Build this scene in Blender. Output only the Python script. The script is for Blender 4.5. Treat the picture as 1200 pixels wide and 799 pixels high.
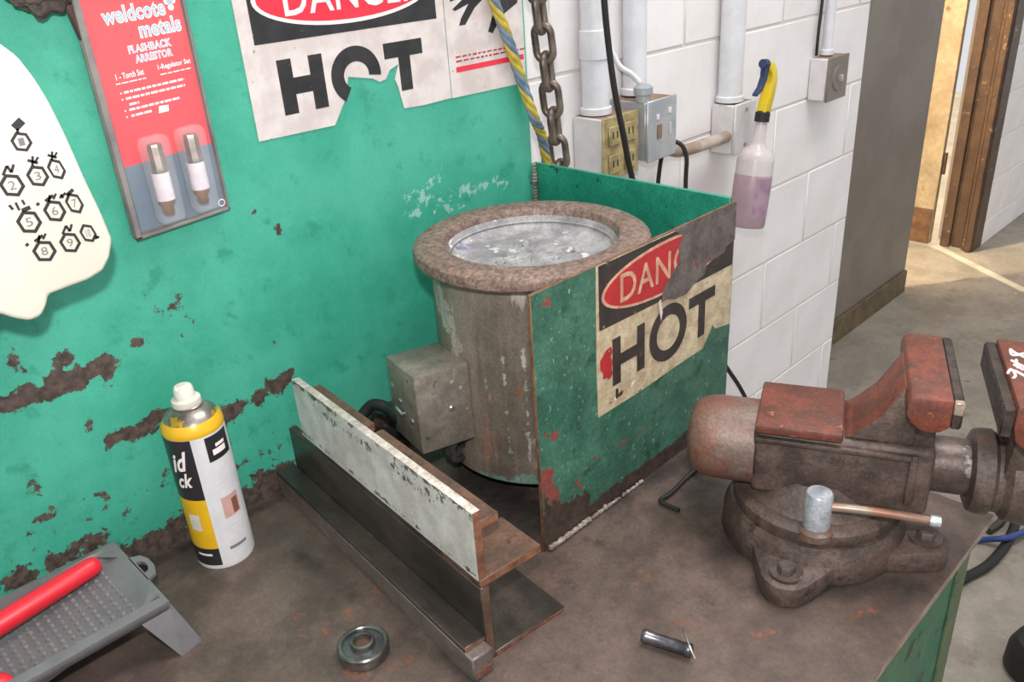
import bpy, bmesh, math, random
import numpy as np
from mathutils import Vector, Matrix
random.seed(4); rng = np.random.default_rng(4)
for o in list(bpy.data.objects): bpy.data.objects.remove(o)
SC = bpy.context.scene
COL = SC.collection

# ------------------------------------------------------------------ camera
FPX = 986.67
YAW, PITCH, ROLL = 0.75452616, -0.45210033, -0.07039567
CAMZ = 0.646                                    # lens height above the bench top (bench top is z = 0)
def _rot():
    cy, sy = math.cos(YAW), math.sin(YAW)
    fw = np.array([sy*math.cos(PITCH), cy*math.cos(PITCH), math.sin(PITCH)])
    r = np.array([cy, -sy, 0.0]); u = np.cross(r, fw)
    c, s = math.cos(ROLL), math.sin(ROLL)
    return c*r+s*u, -s*r+c*u, fw
CR, CU, CF = _rot()
CP = np.array([0, 0, CAMZ])
cam_d = bpy.data.cameras.new('camera'); cam = bpy.data.objects.new('camera', cam_d); COL.objects.link(cam)
cam_d.sensor_width = 36; cam_d.lens = 36*FPX/1200; cam_d.clip_start = 0.01
mw = Matrix.Identity(4)
for i in range(3):
    mw[i][0] = CR[i]; mw[i][1] = CU[i]; mw[i][2] = -CF[i]; mw[i][3] = CP[i]
cam.matrix_world = mw
SC.camera = cam

# ------------------------------------------------------------------ world, lights, exposure
SC.view_settings.view_transform = 'Standard'; SC.view_settings.look = 'None'
SC.view_settings.gamma = 1; SC.view_settings.use_curve_mapping = False
SC.view_settings.exposure = 0.0
wd = bpy.data.worlds.new('world'); SC.world = wd; wd.use_nodes = True
wd.node_tree.nodes['Background'].inputs[0].default_value = (0.95, 0.97, 1.0, 1)
wd.node_tree.nodes['Background'].inputs[1].default_value = 0.8
def light(name, kind, loc, energy, color=(1,1,1), target=None, **kw):
    d = bpy.data.lights.new(name, kind); d.energy = energy; d.color = color
    for k, v in kw.items(): setattr(d, k, v)
    o = bpy.data.objects.new(name, d); COL.objects.link(o); o.location = loc
    if target is not None:
        o.rotation_euler = (Vector(target)-Vector(loc)).to_track_quat('-Z', 'Y').to_euler()
    return o
light('camera_flash', 'POINT', (0, 0.0, CAMZ+0.14), 36, (1, 0.98, 0.96), shadow_soft_size=0.022)
light('overhead_fill_light', 'AREA', (1.3, 0.2, 2.3), 34, (1, 0.98, 0.95), (1.3, 0.6, 0), shape='RECTANGLE', size=1.2, size_y=0.5)  # added overhead fill that lifts the white wall, not a shop fixture
# daylight: sun outside the door, reaching the floor only through the gap beside the door
light('sun', 'SUN', (6, 4, 4), 9, (1, 0.86, 0.6), (6-0.555, 4-0.83, 4-0.62), angle=0.01)
# lamp in the passage behind the grey partition
light('passage_lamp', 'POINT', (2.47, 2.05, 2.2), 520, (1, 0.82, 0.54), shadow_soft_size=0.05)

# ------------------------------------------------------------------ pixel -> place helpers (1200 x 799 frame)
def ray(x, y): return CR*(x-600)/FPX - CU*(y-399.5)/FPX + CF
def onz(x, y, z=0.0):
    d = ray(x, y); return CP+d*((z-CP[2])/d[2])
def ony(x, y, Y):
    d = ray(x, y); return CP+d*(Y/d[1])
def onx(x, y, X):
    d = ray(x, y); return CP+d*(X/d[0])

# ------------------------------------------------------------------ materials
def lin(c):
    return tuple(((v/255)/12.92 if v/255 <= 0.04045 else (((v/255)+0.055)/1.055)**2.4) for v in c)+(1,)
MATS = {}
def M(name, c1, c2=None, scale=25, rough=0.5, metal=0.0, bump=0.0, bscale=None, chips=(), attrs=(), detail=6, alpha=None, trans=0, emit=0, stretch=None, spec=0.5, grain=None):
    """layered procedural surface: two-tone noise, chip layers (colour, scale, threshold, softness),
    attribute layers (attribute, colour, amount of noise, noise scale)"""
    if name in MATS: return MATS[name]
    m = bpy.data.materials.new(name); m.use_nodes = True; MATS[name] = m
    nt = m.node_tree; N = nt.nodes; L = nt.links
    b = N['Principled BSDF']
    tc = N.new('ShaderNodeTexCoord'); co = tc.outputs['Object']
    if stretch:
        mp = N.new('ShaderNodeMapping'); mp.inputs['Scale'].default_value = stretch
        L.new(co, mp.inputs[0]); co2 = mp.outputs[0]
    else: co2 = co
    def noise(sc, det=detail, rg=0.6, c=None):
        n = N.new('ShaderNodeTexNoise'); n.inputs['Scale'].default_value = sc
        n.inputs['Detail'].default_value = det; n.inputs['Roughness'].default_value = rg
        L.new(c or co2, n.inputs['Vector']); return n.outputs['Fac']
    def ramp(src, a, bb):
        r = N.new('ShaderNodeMapRange'); r.interpolation_type = 'SMOOTHSTEP'
        r.inputs['From Min'].default_value = a; r.inputs['From Max'].default_value = bb
        L.new(src, r.inputs['Value']); return r.outputs['Result']
    def mix(f, a, c):
        x = N.new('ShaderNodeMix'); x.data_type = 'RGBA'
        L.new(f, x.inputs['Factor'])
        if isinstance(a, tuple): x.inputs[6].default_value = a
        else: L.new(a, x.inputs[6])
        if isinstance(c, tuple): x.inputs[7].default_value = c
        else: L.new(c, x.inputs[7])
        return x.outputs[2]
    col = lin(c1)
    if c2 is not None: col = mix(ramp(noise(scale), 0.37, 0.63), lin(c1), lin(c2))
    wear = None
    for (cc, sc, th, so) in chips:
        th = 0.5+(th-0.5)*0.74; f = ramp(noise(sc, 8, 0.65), th, th+so*0.6)
        col = mix(f, col, lin(cc)); wear = f
    for (an, cc, amp, sc, *sw_) in attrs:
        hw = sw_[0] if sw_ else 0.04
        at = N.new('ShaderNodeAttribute'); at.attribute_name = an
        n1 = noise(sc, 9, 0.68, co)
        ma = N.new('ShaderNodeMath'); ma.operation = 'MULTIPLY_ADD'; ma.inputs[1].default_value = amp; 
        L.new(n1, ma.inputs[0]); L.new(at.outputs['Fac'], ma.inputs[2])
        f = ramp(ma.outputs[0], 0.5+amp*0.5-hw, 0.5+amp*0.5+hw)
        if isinstance(cc[0], tuple): c_ = mix(ramp(noise(sc*2.5), 0.35, 0.65), lin(cc[0]), lin(cc[1]))
        else: c_ = lin(cc)
        col = mix(f, col, c_); wear = f
    if grain is None: grain = 0.2 if bump else 0.0
    if grain and not isinstance(col, tuple):
        for gs, ga in ((260, grain), (45, grain*0.7), (9, grain*0.5)):
            g_ = N.new('ShaderNodeMapRange'); g_.inputs['From Min'].default_value = 0.32; g_.inputs['From Max'].default_value = 0.68
            g_.inputs['To Min'].default_value = 1-ga; g_.inputs['To Max'].default_value = 1+ga
            L.new(noise(gs, 3, 0.6, co), g_.inputs['Value'])
            mm = N.new('ShaderNodeVectorMath'); mm.operation = 'SCALE'; L.new(col, mm.inputs[0]); L.new(g_.outputs[0], mm.inputs['Scale']); col = mm.outputs[0]
    if isinstance(col, tuple): b.inputs['Base Color'].default_value = col
    else: L.new(col, b.inputs['Base Color'])
    b.inputs['Roughness'].default_value = rough; b.inputs['Metallic'].default_value = metal
    b.inputs['Specular IOR Level'].default_value = spec
    if trans: b.inputs['Transmission Weight'].default_value = trans
    if alpha is not None: b.inputs['Alpha'].default_value = alpha
    if emit:
        b.inputs['Emission Color'].default_value = lin(c1); b.inputs['Emission Strength'].default_value = emit
    if bump:
        bp = N.new('ShaderNodeBump'); bp.inputs['Strength'].default_value = bump; bp.inputs['Distance'].default_value = 0.002
        L.new(noise(bscale or scale*4, 8, 0.7), bp.inputs['Height']); L.new(bp.outputs[0], b.inputs['Normal'])
    return m

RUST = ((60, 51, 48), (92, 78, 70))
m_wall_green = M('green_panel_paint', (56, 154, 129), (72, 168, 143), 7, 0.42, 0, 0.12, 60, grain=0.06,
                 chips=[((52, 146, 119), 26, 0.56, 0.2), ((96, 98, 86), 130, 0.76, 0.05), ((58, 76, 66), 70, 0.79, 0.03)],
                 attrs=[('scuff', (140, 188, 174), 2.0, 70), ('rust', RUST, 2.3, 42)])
m_plate_green = M('old_green_paint', (46, 90, 73), (64, 108, 89), 14, 0.5, 0, 0.2, 90, grain=0.2,
                  chips=[((136, 146, 134), 140, 0.68, 0.03), ((136, 76, 70), 38, 0.72, 0.05), ((30, 70, 56), 20, 0.58, 0.2)],
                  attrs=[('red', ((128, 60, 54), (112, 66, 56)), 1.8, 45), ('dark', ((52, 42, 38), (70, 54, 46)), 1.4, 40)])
m_inner_green = M('inner_green_paint', (30, 126, 102), (42, 142, 116), 12, 0.4, 0, 0.15, 60, chips=[((26, 78, 62), 50, 0.66, 0.06)])
m_apron_green = M('apron_green_paint', (24, 104, 76), (64, 110, 78), 8, 0.45, 0, 0.1, 50, chips=[((40, 52, 40), 26, 0.6, 0.1)])
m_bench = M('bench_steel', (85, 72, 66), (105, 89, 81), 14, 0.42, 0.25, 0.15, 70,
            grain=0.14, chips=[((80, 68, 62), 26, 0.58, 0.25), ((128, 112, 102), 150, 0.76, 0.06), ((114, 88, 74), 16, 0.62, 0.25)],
            attrs=[('oil_shade', ((48, 43, 40), (62, 55, 51)), 0.9, 24, 0.22), ('orange', ((136, 84, 64), (122, 80, 66)), 1.6, 60, 0.12)])
m_edge_rust = M('rusty_cut_edge', (136, 92, 68), (104, 68, 50), 60, 0.6, 0.2, 0.2, 200)
m_edge_bright = M('bright_plate_edge', (192, 176, 162), (160, 132, 112), 40, 0.4, 0.6, 0.1)
m_mill = M('mill_scale_steel', (92, 84, 80), (112, 100, 94), 16, 0.42, 0.2, 0.15, 90, chips=[((110, 88, 74), 40, 0.66, 0.08)], stretch=(1, 0.25, 1))
m_mill2 = M('dark_steel', (50, 45, 42), (76, 67, 61), 14, 0.36, 0.25, 0.15, 90, stretch=(1, 0.3, 1))
m_brownsteel = M('brown_rusted_steel', (88, 68, 58), (112, 82, 66), 30, 0.55, 0.3, 0.3, 140, chips=[((70, 52, 44), 50, 0.6, 0.1)])
m_whitepaint = M('chipped_white_paint', (206, 204, 198), (184, 180, 174), 30, 0.45, 0.1, 0.1, 120,
                 grain=0.08, chips=[((120, 112, 108), 90, 0.80, 0.04)], attrs=[('chip', ((70, 64, 66), (120, 112, 110)), 2.0, 110)])
m_weld = M('weld_bead', (176, 166, 156), (120, 108, 98), 60, 0.4, 0.5, 0.5, 200)
m_rim = M('rusty_rim', (108, 89, 79), (136, 114, 103), 130, 0.55, 0.15, 0.35, 160, grain=0.22, chips=[((112, 82, 70), 40, 0.6, 0.2)])
m_pot = M('pot_shell', (104, 95, 84), (134, 122, 108), 22, 0.5, 0.2, 0.2, 60, grain=0.18,
          chips=[((172, 162, 152), 30, 0.63, 0.06), ((150, 112, 98), 34, 0.66, 0.05), ((140, 78, 50), 24, 0.72, 0.05)], stretch=(1, 1, 0.16), attrs=[('pale', ((176, 170, 160), (150, 142, 130)), 2.0, 60), ('orange', ((160, 92, 56), (140, 80, 50)), 1.8, 60), ('green', ((104, 140, 126), (128, 150, 138)), 1.8, 40)])
m_dross = M('dull_solder', (136, 134, 136), (164, 161, 162), 22, 0.65, 0.1, 0.6, 60, chips=[((120, 118, 138), 18, 0.66, 0.06), ((210, 208, 204), 40, 0.64, 0.06)])
m_cbox = M('grey_box_paint', (120, 112, 102), (140, 132, 120), 40, 0.45, 0.2, 0.12, 80, grain=0.15, chips=[((88, 78, 66), 60, 0.7, 0.04), ((176, 172, 160), 45, 0.68, 0.05)])
m_screw = M('screw_zinc', (190, 190, 188), (150, 150, 150), 60, 0.3, 0.8)
m_blackplastic = M('black_plastic', (26, 26, 28), (36, 36, 38), 20, 0.35)
m_rubber = M('black_rubber', (24, 24, 24), (34, 32, 30), 20, 0.6)
m_signwhite = M('sign_white', (216, 206, 202), (198, 186, 182), 26, 0.45, 0, 0, chips=[((150, 134, 128), 130, 0.70, 0.05)])
m_signblack = M('sign_black', (34, 34, 36), (46, 46, 48), 30, 0.45, chips=[((92, 92, 92), 110, 0.72, 0.05)])
m_signred = M('sign_red', (226, 52, 74), (212, 46, 64), 20, 0.42)
m_signprint = M('sign_white_print', (238, 226, 222), None, rough=0.45)
m_oldcream = M('old_sign_cream', (200, 184, 154), (172, 152, 122), 40, 0.55, 0, 0.1, 90, grain=0.14, chips=[((128, 96, 66), 70, 0.66, 0.06), ((226, 216, 196), 50, 0.66, 0.05)])
m_oldblack = M('old_sign_black', (44, 38, 36), (60, 50, 46), 36, 0.5, chips=[((150, 128, 100), 120, 0.7, 0.03)])
m_oldred = M('old_sign_red', (180, 42, 44), (160, 40, 42), 30, 0.5, chips=[((206, 120, 110), 120, 0.7, 0.04)])
m_oldprint = M('old_sign_print', (206, 168, 140), (188, 130, 110), 60, 0.55)
m_primer = M('grey_scraped_metal', (116, 106, 102), (96, 86, 84), 40, 0.5, 0.25, 0.1, 100, chips=[((140, 60, 56), 44, 0.68, 0.05)])
m_pe = M('white_polyethylene', (224, 217, 203), (216, 208, 193), 6, 0.35, spec=0.4)
m_print_dark = M('dark_print', (44, 42, 46), None, rough=0.5)
m_print_faint = M('faint_print', (120, 118, 126), None, rough=0.5)
m_cardred = M('card_red', (232, 92, 96), (228, 86, 92), 8, 0.35)
m_cardgrey = M('card_grey_blue', (108, 122, 136), (120, 132, 144), 10, 0.35)
m_clam = M('clamshell_edge', (124, 118, 116), (146, 140, 136), 20, 0.25, alpha=0.85)
m_clear = M('clear_blister', (226, 226, 230), None, rough=0.08, alpha=0.13)
m_cardtext = M('card_white_print', (246, 226, 228), None, rough=0.4)
m_cardblue = M('card_blue_print', (156, 182, 198), None, rough=0.4)
m_brass = M('brass', (170, 120, 62), (140, 96, 46), 40, 0.3, 0.8)
m_steelfit = M('nickel_fitting', (158, 146, 134), (120, 108, 98), 40, 0.3, 0.7)
m_labelpaper = M('label_paper', (228, 218, 222), (216, 200, 210), 60, 0.5)
m_canyellow = M('can_yellow', (226, 176, 34), (216, 166, 28), 10, 0.35)
m_canblack = M('can_black', (40, 38, 42), (48, 46, 50), 10, 0.35)
m_canwhite = M('can_white', (214, 212, 212), (204, 204, 206), 30, 0.35)
m_cantin = M('can_tin', (176, 168, 160), (120, 112, 106), 30, 0.3, 0.7, chips=[((220, 170, 60), 30, 0.64, 0.06)])
m_capwhite = M('nozzle_white', (218, 212, 200), (200, 194, 182), 30, 0.45)
m_pinkprint = M('pink_print', (206, 160, 158), (190, 150, 140), 60, 0.4)
m_brownprint = M('brown_print', (130, 84, 66), None, rough=0.4)
m_tray = M('grey_tray_plastic', (98, 96, 98), (110, 108, 109), 14, 0.36, 0, 0.05, grain=0.05, chips=[((150, 84, 92), 30, 0.72, 0.08)])
m_redhandle = M('red_handle', (222, 36, 52), (206, 34, 48), 14, 0.38)
m_visebody = M('vise_brown_iron', (76, 64, 59), (102, 85, 77), 30, 0.40, 0.25, 0.6, 160, grain=0.25, chips=[((108, 74, 62), 18, 0.62, 0.2), ((56, 48, 45), 26, 0.62, 0.2)])
m_visered = M('vise_red_rust', (124, 64, 48), (96, 56, 45), 34, 0.5, 0.1, 0.4, 140, grain=0.25, chips=[((80, 64, 57), 30, 0.60, 0.16), ((154, 90, 70), 70, 0.68, 0.08)])
m_viseworn = M('vise_worn_iron', (122, 84, 70), (112, 94, 86), 22, 0.42, 0.25, 0.4, 120, grain=0.22, chips=[((128, 120, 118), 26, 0.60, 0.2), ((126, 68, 52), 28, 0.62, 0.16)])
m_slide = M('vise_slide_steel', (104, 92, 88), (84, 70, 64), 30, 0.36, 0.4, 0.3, 120, chips=[((148, 140, 138), 26, 0.64, 0.08)])
m_jawsteel = M('jaw_steel', (84, 72, 66), (60, 52, 48), 60, 0.45, 0.5, 0.6, 260)
m_galv = M('galvanised', (172, 178, 186), (196, 200, 206), 60, 0.4, 0.5, 0.3, 200)
m_barcopper = M('worn_bar', (150, 136, 124), (146, 104, 86), 24, 0.4, 0.4)
m_whitemark = M('white_paint_marker', (240, 234, 234), None, rough=0.5)
m_block = M('white_block_paint', (234, 228, 226), (241, 237, 236), 4, 0.6, 0, 0.35, 120, grain=0.02, chips=[((196, 186, 178), 70, 0.80, 0.03)])
m_mortar = M('painted_mortar', (222, 214, 210), None, rough=0.7)
m_greypart = M('grey_partition_paint', (118, 108, 98), (128, 119, 109), 5, 0.5)
m_base_dirty = M('dirty_baseboard', (112, 94, 66), (86, 72, 52), 18, 0.6)
m_floor = M('concrete_floor', (136, 128, 116), (156, 147, 134), 6, 0.6, 0, 0.15, 40, grain=0.1, chips=[((122, 110, 96), 7, 0.6, 0.2), ((166, 156, 142), 30, 0.66, 0.12), ((100, 86, 72), 12, 0.76, 0.08)])
m_door = M('tan_door_paint', (168, 152, 126), (152, 135, 108), 8, 0.5, 0, 0.1, chips=[((120, 88, 56), 14, 0.66, 0.1)])
m_doorrust = M('rusted_door_foot', (118, 88, 62), (92, 66, 46), 20, 0.6)
m_frame = M('brown_door_frame', (74, 56, 44), (92, 70, 54), 14, 0.5, 0, 0.1, chips=[((160, 130, 96), 20, 0.68, 0.05)])
m_conduit = M('white_conduit', (222, 222, 226), (212, 212, 216), 20, 0.4)
m_ebox_grey = M('grey_electrical_box', (164, 168, 172), (182, 184, 186), 24, 0.4, 0.3)
m_ebox_white = M('white_electrical_box', (218, 214, 214), (206, 202, 202), 24, 0.45)
m_ebox_rust = M('rusty_box_top', (128, 100, 78), (150, 122, 98), 40, 0.6)
m_outlet = M('aged_outlet', (178, 160, 112), (150, 132, 92), 60, 0.45)
m_sbottle = M('cloudy_bottle', (206, 196, 194), (194, 182, 180), 10, 0.3, spec=0.4)
m_sliquid = M('rinsed_liquid', (176, 150, 156), (164, 138, 146), 12, 0.3)
m_yellow = M('yellow_trigger', (228, 198, 36), None, rough=0.35)
m_blue = M('blue_nozzle', (44, 60, 98), (36, 50, 84), 30, 0.4)
m_chain = M('chain_steel', (104, 92, 84), (132, 118, 108), 40, 0.4, 0.55, 0.2, 160)
m_ropey = M('rope_yellow', (196, 176, 70), (170, 150, 60), 60, 0.7)
m_ropeb = M('rope_blue', (92, 112, 132), (120, 136, 150), 60, 0.7)
m_bluecable = M('blue_cable', (44, 70, 128), None, rough=0.5)
m_cloth = M('dark_fibre', (92, 80, 76), (62, 54, 52), 120, 0.9, 0, 0.8, 200)
m_bearing = M('bearing_steel', (128, 126, 122), (96, 94, 90), 60, 0.28, 0.8)
m_pinsteel = M('pin_steel', (118, 116, 120), (88, 86, 90), 60, 0.3, 0.8)
m_rimgloss = m_rim

# ------------------------------------------------------------------ object helpers
def children_loc(p):
    return np.array(p.location) if p is not None else np.zeros(3)
def obj(name, me, mat=None, parent=None, smooth=True, angle=38):
    """one mesh object; me may be a bmesh (in its parent's space)"""
    if isinstance(me, bmesh.types.BMesh):
        m = bpy.data.meshes.new(name); bmesh.ops.recalc_face_normals(me, faces=me.faces); me.to_mesh(m); me.free(); me = m
    if mat is not None:
        for x in (mat if isinstance(mat, (list, tuple)) else [mat]): me.materials.append(x)
    if smooth:
        me.polygons.foreach_set('use_smooth', [True]*len(me.polygons))
        me.set_sharp_from_angle(angle=math.radians(angle))
    o = bpy.data.objects.new(name, me); COL.objects.link(o)
    if parent is not None: o.parent = parent
    return o
def tag(o, label=None, cat=None, group=None, kind=None):
    if label: o['label'] = label
    if cat: o['category'] = cat
    if group: o['group'] = group
    if kind: o['kind'] = kind
    return o
def thing(name, label, cat, loc=(0, 0, 0), rz=0.0, group=None):
    o = bpy.data.objects.new(name, None); COL.objects.link(o); o.empty_display_size = 0.05
    o.location = loc; o.rotation_euler = (0, 0, rz)
    return tag(o, label, cat, group)
def bm_new(): return bmesh.new()
def box(bm, x0, x1, y0, y1, z0, z1, bev=0.0, seg=2):
    r = bmesh.ops.create_cube(bm, size=1)
    vs = r['verts']
    for v in vs:
        v.co = Vector(((x0+x1)/2+v.co.x*(x1-x0), (y0+y1)/2+v.co.y*(y1-y0), (z0+z1)/2+v.co.z*(z1-z0)))
    if bev:
        es = list({e for v in vs for e in v.link_edges})
        bmesh.ops.bevel(bm, geom=es, offset=bev, segments=seg, profile=0.5, affect='EDGES', clamp_overlap=True)
    return bm
def bbox(x0, x1, y0, y1, z0, z1, bev=0.0, seg=2): return box(bm_new(), x0, x1, y0, y1, z0, z1, bev, seg)
def prism(bm, pts, ext, bev=0.0, seg=2):
    """3D polygon pts extruded by vector ext"""
    vs = [bm.verts.new(Vector(p)) for p in pts]
    f = bm.faces.new(vs)
    r = bmesh.ops.extrude_face_region(bm, geom=[f])
    nv = [g for g in r['geom'] if isinstance(g, bmesh.types.BMVert)]
    for v in nv: v.co += Vector(ext)
    if bev:
        es = list({e for v in vs+nv for e in v.link_edges})
        bmesh.ops.bevel(bm, geom=es, offset=bev, segments=seg, profile=0.5, affect='EDGES', clamp_overlap=True)
    return bm
def prof_xz(pts, y0, y1, bev=0, seg=2): return prism(bm_new(), [(x, y0, z) for x, z in pts], (0, y1-y0, 0), bev, seg)
def prof_xy(pts, z0, z1, bev=0, seg=2): return prism(bm_new(), [(x, y, z0) for x, y in pts], (0, 0, z1-z0), bev, seg)
def lathe(prof, n=48, axis='z', center=(0, 0, 0), bm=None, a0=0.0, a1=2*math.pi, wob=None):
    """prof: list of (radius, height)"""
    bm = bm or bm_new(); full = abs(a1-a0-2*math.pi) < 1e-6
    cols = n if full else n+1
    rings = []
    for i, (r, h) in enumerate(prof):
        if r < 1e-6:
            p = (0, 0, h); rings.append([bm.verts.new(p)])
            continue
        ring = []
        for k in range(cols):
            a = a0+(a1-a0)*k/n; rr = r*(1+(wob(a, h) if wob else 0))
            ring.append(bm.verts.new((rr*math.cos(a), rr*math.sin(a), h)))
        rings.append(ring)
    for A, B in zip(rings[:-1], rings[1:]):
        m = cols if full else cols-1
        for k in range(m):
            k2 = (k+1) % cols
            if len(A) == 1 and len(B) == 1: continue
            if len(A) == 1: bm.faces.new((A[0], B[k], B[k2]))
            elif len(B) == 1: bm.faces.new((A[k], A[k2], B[0]))
            else: bm.faces.new((A[k], A[k2], B[k2], B[k]))
    vs = [v for r in rings for v in r]
    for v in vs:
        x, y, z = v.co
        if axis == 'x': v.co = Vector((z, x, y))
        elif axis == 'y': v.co = Vector((x, z, y))
        v.co += Vector(center)
    return bm
def tube(path, rad, n=10, bm=None, closed=False, caps=True):
    bm = bm or bm_new(); P = [Vector(p) for p in path]; m = len(P)
    rads = rad if isinstance(rad, (list, tuple)) else [rad]*m
    rings = []; up = None
    for i in range(m):
        a = P[(i-1) % m] if (closed or i > 0) else P[i]
        b = P[(i+1) % m] if (closed or i < m-1) else P[i]
        t = (b-a).normalized()
        if up is None:
            up = Vector((0, 0, 1)) if abs(t.z) < 0.9 else Vector((1, 0, 0))
        s = t.cross(up).normalized(); up = s.cross(t).normalized()
        rings.append([bm.verts.new(P[i]+(s*math.cos(2*math.pi*k/n)+up*math.sin(2*math.pi*k/n))*rads[i]) for k in range(n)])
    for i in range(m if closed else m-1):
        A, B = rings[i], rings[(i+1) % m]
        for k in range(n): bm.faces.new((A[k], A[(k+1) % n], B[(k+1) % n], B[k]))
    if caps and not closed:
        bm.faces.new(rings[0][::-1]); bm.faces.new(rings[-1])
    return bm
def smooth_path(pts, n=8):
    P = [Vector(p) for p in pts]; out = []
    for i in range(len(P)-1):
        p0, p1, p2, p3 = P[max(i-1, 0)], P[i], P[i+1], P[min(i+2, len(P)-1)]
        for k in range(n):
            t = k/n
            out.append(0.5*((2*p1)+(p2-p0)*t+(2*p0-5*p1+4*p2-p3)*t*t+(-p0+3*p1-3*p2+p3)*t**3))
    out.append(P[-1]); return out
def facemats(o, pred):
    for p in o.data.polygons: p.material_index = pred(p)
def attr(o, name, vals):
    a = o.data.attributes.new(name, 'FLOAT', 'POINT'); a.data.foreach_set('value', np.asarray(vals, dtype=np.float32))
_tc = {}
def text_geo(s, bold=0.0, shear=0.0):
    k = (s, bold, shear)
    if k in _tc: return _tc[k]
    c = bpy.data.curves.new('t', 'FONT'); c.body = s; c.size = 1; c.offset = bold; c.fill_mode = 'FRONT'; c.resolution_u = 3; c.shear = shear; c.space_character = 1.06
    o = bpy.data.objects.new('t', c); COL.objects.link(o)
    dg = bpy.context.evaluated_depsgraph_get(); dg.update()
    me = bpy.data.meshes.new_from_object(o.evaluated_get(dg))
    v = np.array([x.co[:2] for x in me.vertices]); f = [tuple(p.vertices) for p in me.polygons]
    bpy.data.objects.remove(o); bpy.data.curves.remove(c); bpy.data.meshes.remove(me)
    v = (v-v.min(0))/(v.max(0)-v.min(0)); _tc[k] = (v, f); return _tc[k]
def text(name, s, fn, mat, parent, bold=0.02, shear=0.0):
    """fn maps (u, v) in the unit square to a place"""
    v, f = text_geo(s, bold, shear)
    me = bpy.data.meshes.new(name); me.from_pydata([tuple(fn(a, b)) for a, b in v], [], f)
    return obj(name, me, mat, parent, smooth=False)
def rect_fn(x0, x1, z0, z1, y, org=(0, 0, 0), dzdx=0.0):
    return lambda u, v: (x0+(x1-x0)*u-org[0], y-org[1], z0+(z1-z0)*v+dzdx*(x1-x0)*u-org[2])
def poly_y(name, pts, y, th, mat, parent, org=(0, 0, 0)):
    """polygon in the x-z plane, front face at y, thickness th towards +y"""
    return obj(name, prism(bm_new(), [(x-org[0], y-org[1], z-org[2]) for x, z in pts], (0, th, 0)), mat, parent, smooth=False)
def ellipse(cx, cz, a, b, n=48): return [(cx+a*math.cos(2*math.pi*k/n), cz+b*math.sin(2*math.pi*k/n)) for k in range(n)]
def wpx(pts, Y): return [(lambda q: (q[0], q[2]))(ony(x, y, Y)) for x, y in pts]
def grid(name, xs, ys, fn, mat, parent=None):
    """sheet of quads; fn(x, y) -> place arrays"""
    X, Y = np.meshgrid(xs, ys, indexing='ij'); V = fn(X, Y).reshape(-1, 3)
    n, m = len(xs), len(ys)
    i = np.arange((n-1)*(m-1)); a = (i//(m-1))*m+i % (m-1)
    F = np.stack([a, a+m, a+m+1, a+1], 1)
    me = bpy.data.meshes.new(name); me.from_pydata(V.tolist(), [], F.tolist())
    return obj(name, me, mat, parent, smooth=False), V
def seg_field(P, segs):
    """max over capsules (x0, y0, x1, y1, radius, strength) of a soft bump"""
    out = np.zeros(len(P))
    for (x0, y0, x1, y1, w, s) in segs:
        d = np.array([x1-x0, y1-y0]); L2 = max((d**2).sum(), 1e-9)
        t = np.clip(((P-[x0, y0])@d)/L2, 0, 1)
        q = np.linalg.norm(P-np.array([x0, y0])-t[:, None]*d, axis=1)
        out = np.maximum(out, s*np.exp(-(q/w)**2))
    return out

FLOOR = -0.86
# ================================================================== THE SETTING
fl, _ = grid('floor', np.linspace(-3, 8, 12), np.linspace(-3, 3, 7), lambda X, Y: np.stack([X, Y, X*0+FLOOR], -1), m_floor)
tag(fl, 'grey brown concrete shop floor', None, kind='structure')

def block_wall(name, x0, x1, yf, joints_z, x_off, zt, label, xb0, ytop=2.8, th=0.2, joint=0.004):
    w = obj(name, bbox(x0, x1, yf+0.002, yf+th, FLOOR, ytop), m_mortar, smooth=False)
    tag(w, label, None, kind='structure')
    proto = {}
    for r, z0 in enumerate(joints_z):
        z1 = z0+0.2
        if z0 > zt: break
        zz0 = max(z0, FLOOR); off = x_off+(0.2 if r % 2 else 0.0)
        x = off
        while x+0.4 > xb0+1e-6: x -= 0.4
        while x < x1-1e-6:
            a, b = max(x, xb0), min(x+0.4, x1)
            x += 0.4
            if b-a < 0.03: continue
            k = (round(b-a, 3), round(z1-zz0, 3))
            if k not in proto:
                o = obj('concrete_block', bbox(0, k[0]-joint, 0, 0.03, 0, k[1]-joint, 0.003, 1), m_block, w)
                proto[k] = o
            else:
                o = proto[k].copy(); COL.objects.link(o); o.parent = w
            o.location = (a+joint/2, yf+random.uniform(-0.0008, 0.0008), zz0+joint/2)
    return w
WY = 1.05
jz = [0.411-0.2*k for k in range(7, -2, -1)]
block_wall('wall_back', -3, 2.4, WY, jz, 2.13, 0.65, 'white painted concrete block wall behind the bench', 0.35)
# grey partition set back behind the end of the block wall, with a dirty base strip
gp = obj('wall_partition', bbox(2.3, 3.52, 1.26, 1.30, FLOOR, 2.8), m_greypart, smooth=False)
tag(gp, 'plain grey painted partition beside the white block wall', None, kind='structure')
bb = obj('baseboard_partition', bbox(2.4, 3.515, 1.246, 1.26, FLOOR, FLOOR+0.10, 0.003, 1), m_base_dirty)
tag(bb, 'dirty tan strip along the foot of the grey partition', None, kind='structure')
# walls closing the passage behind the partition
pw = obj('wall_passage', bbox(2.2, 4.3, 2.45, 2.6, FLOOR, 2.8), m_block, smooth=False); tag(pw, 'back wall of the passage behind the grey partition', None, kind='structure')
pw2 = obj('wall_passage_end', bbox(2.2, 2.3, 1.25, 2.45, FLOOR, 2.8), m_block, smooth=False); tag(pw2, 'end wall of the passage behind the grey partition', None, kind='structure')
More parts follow.
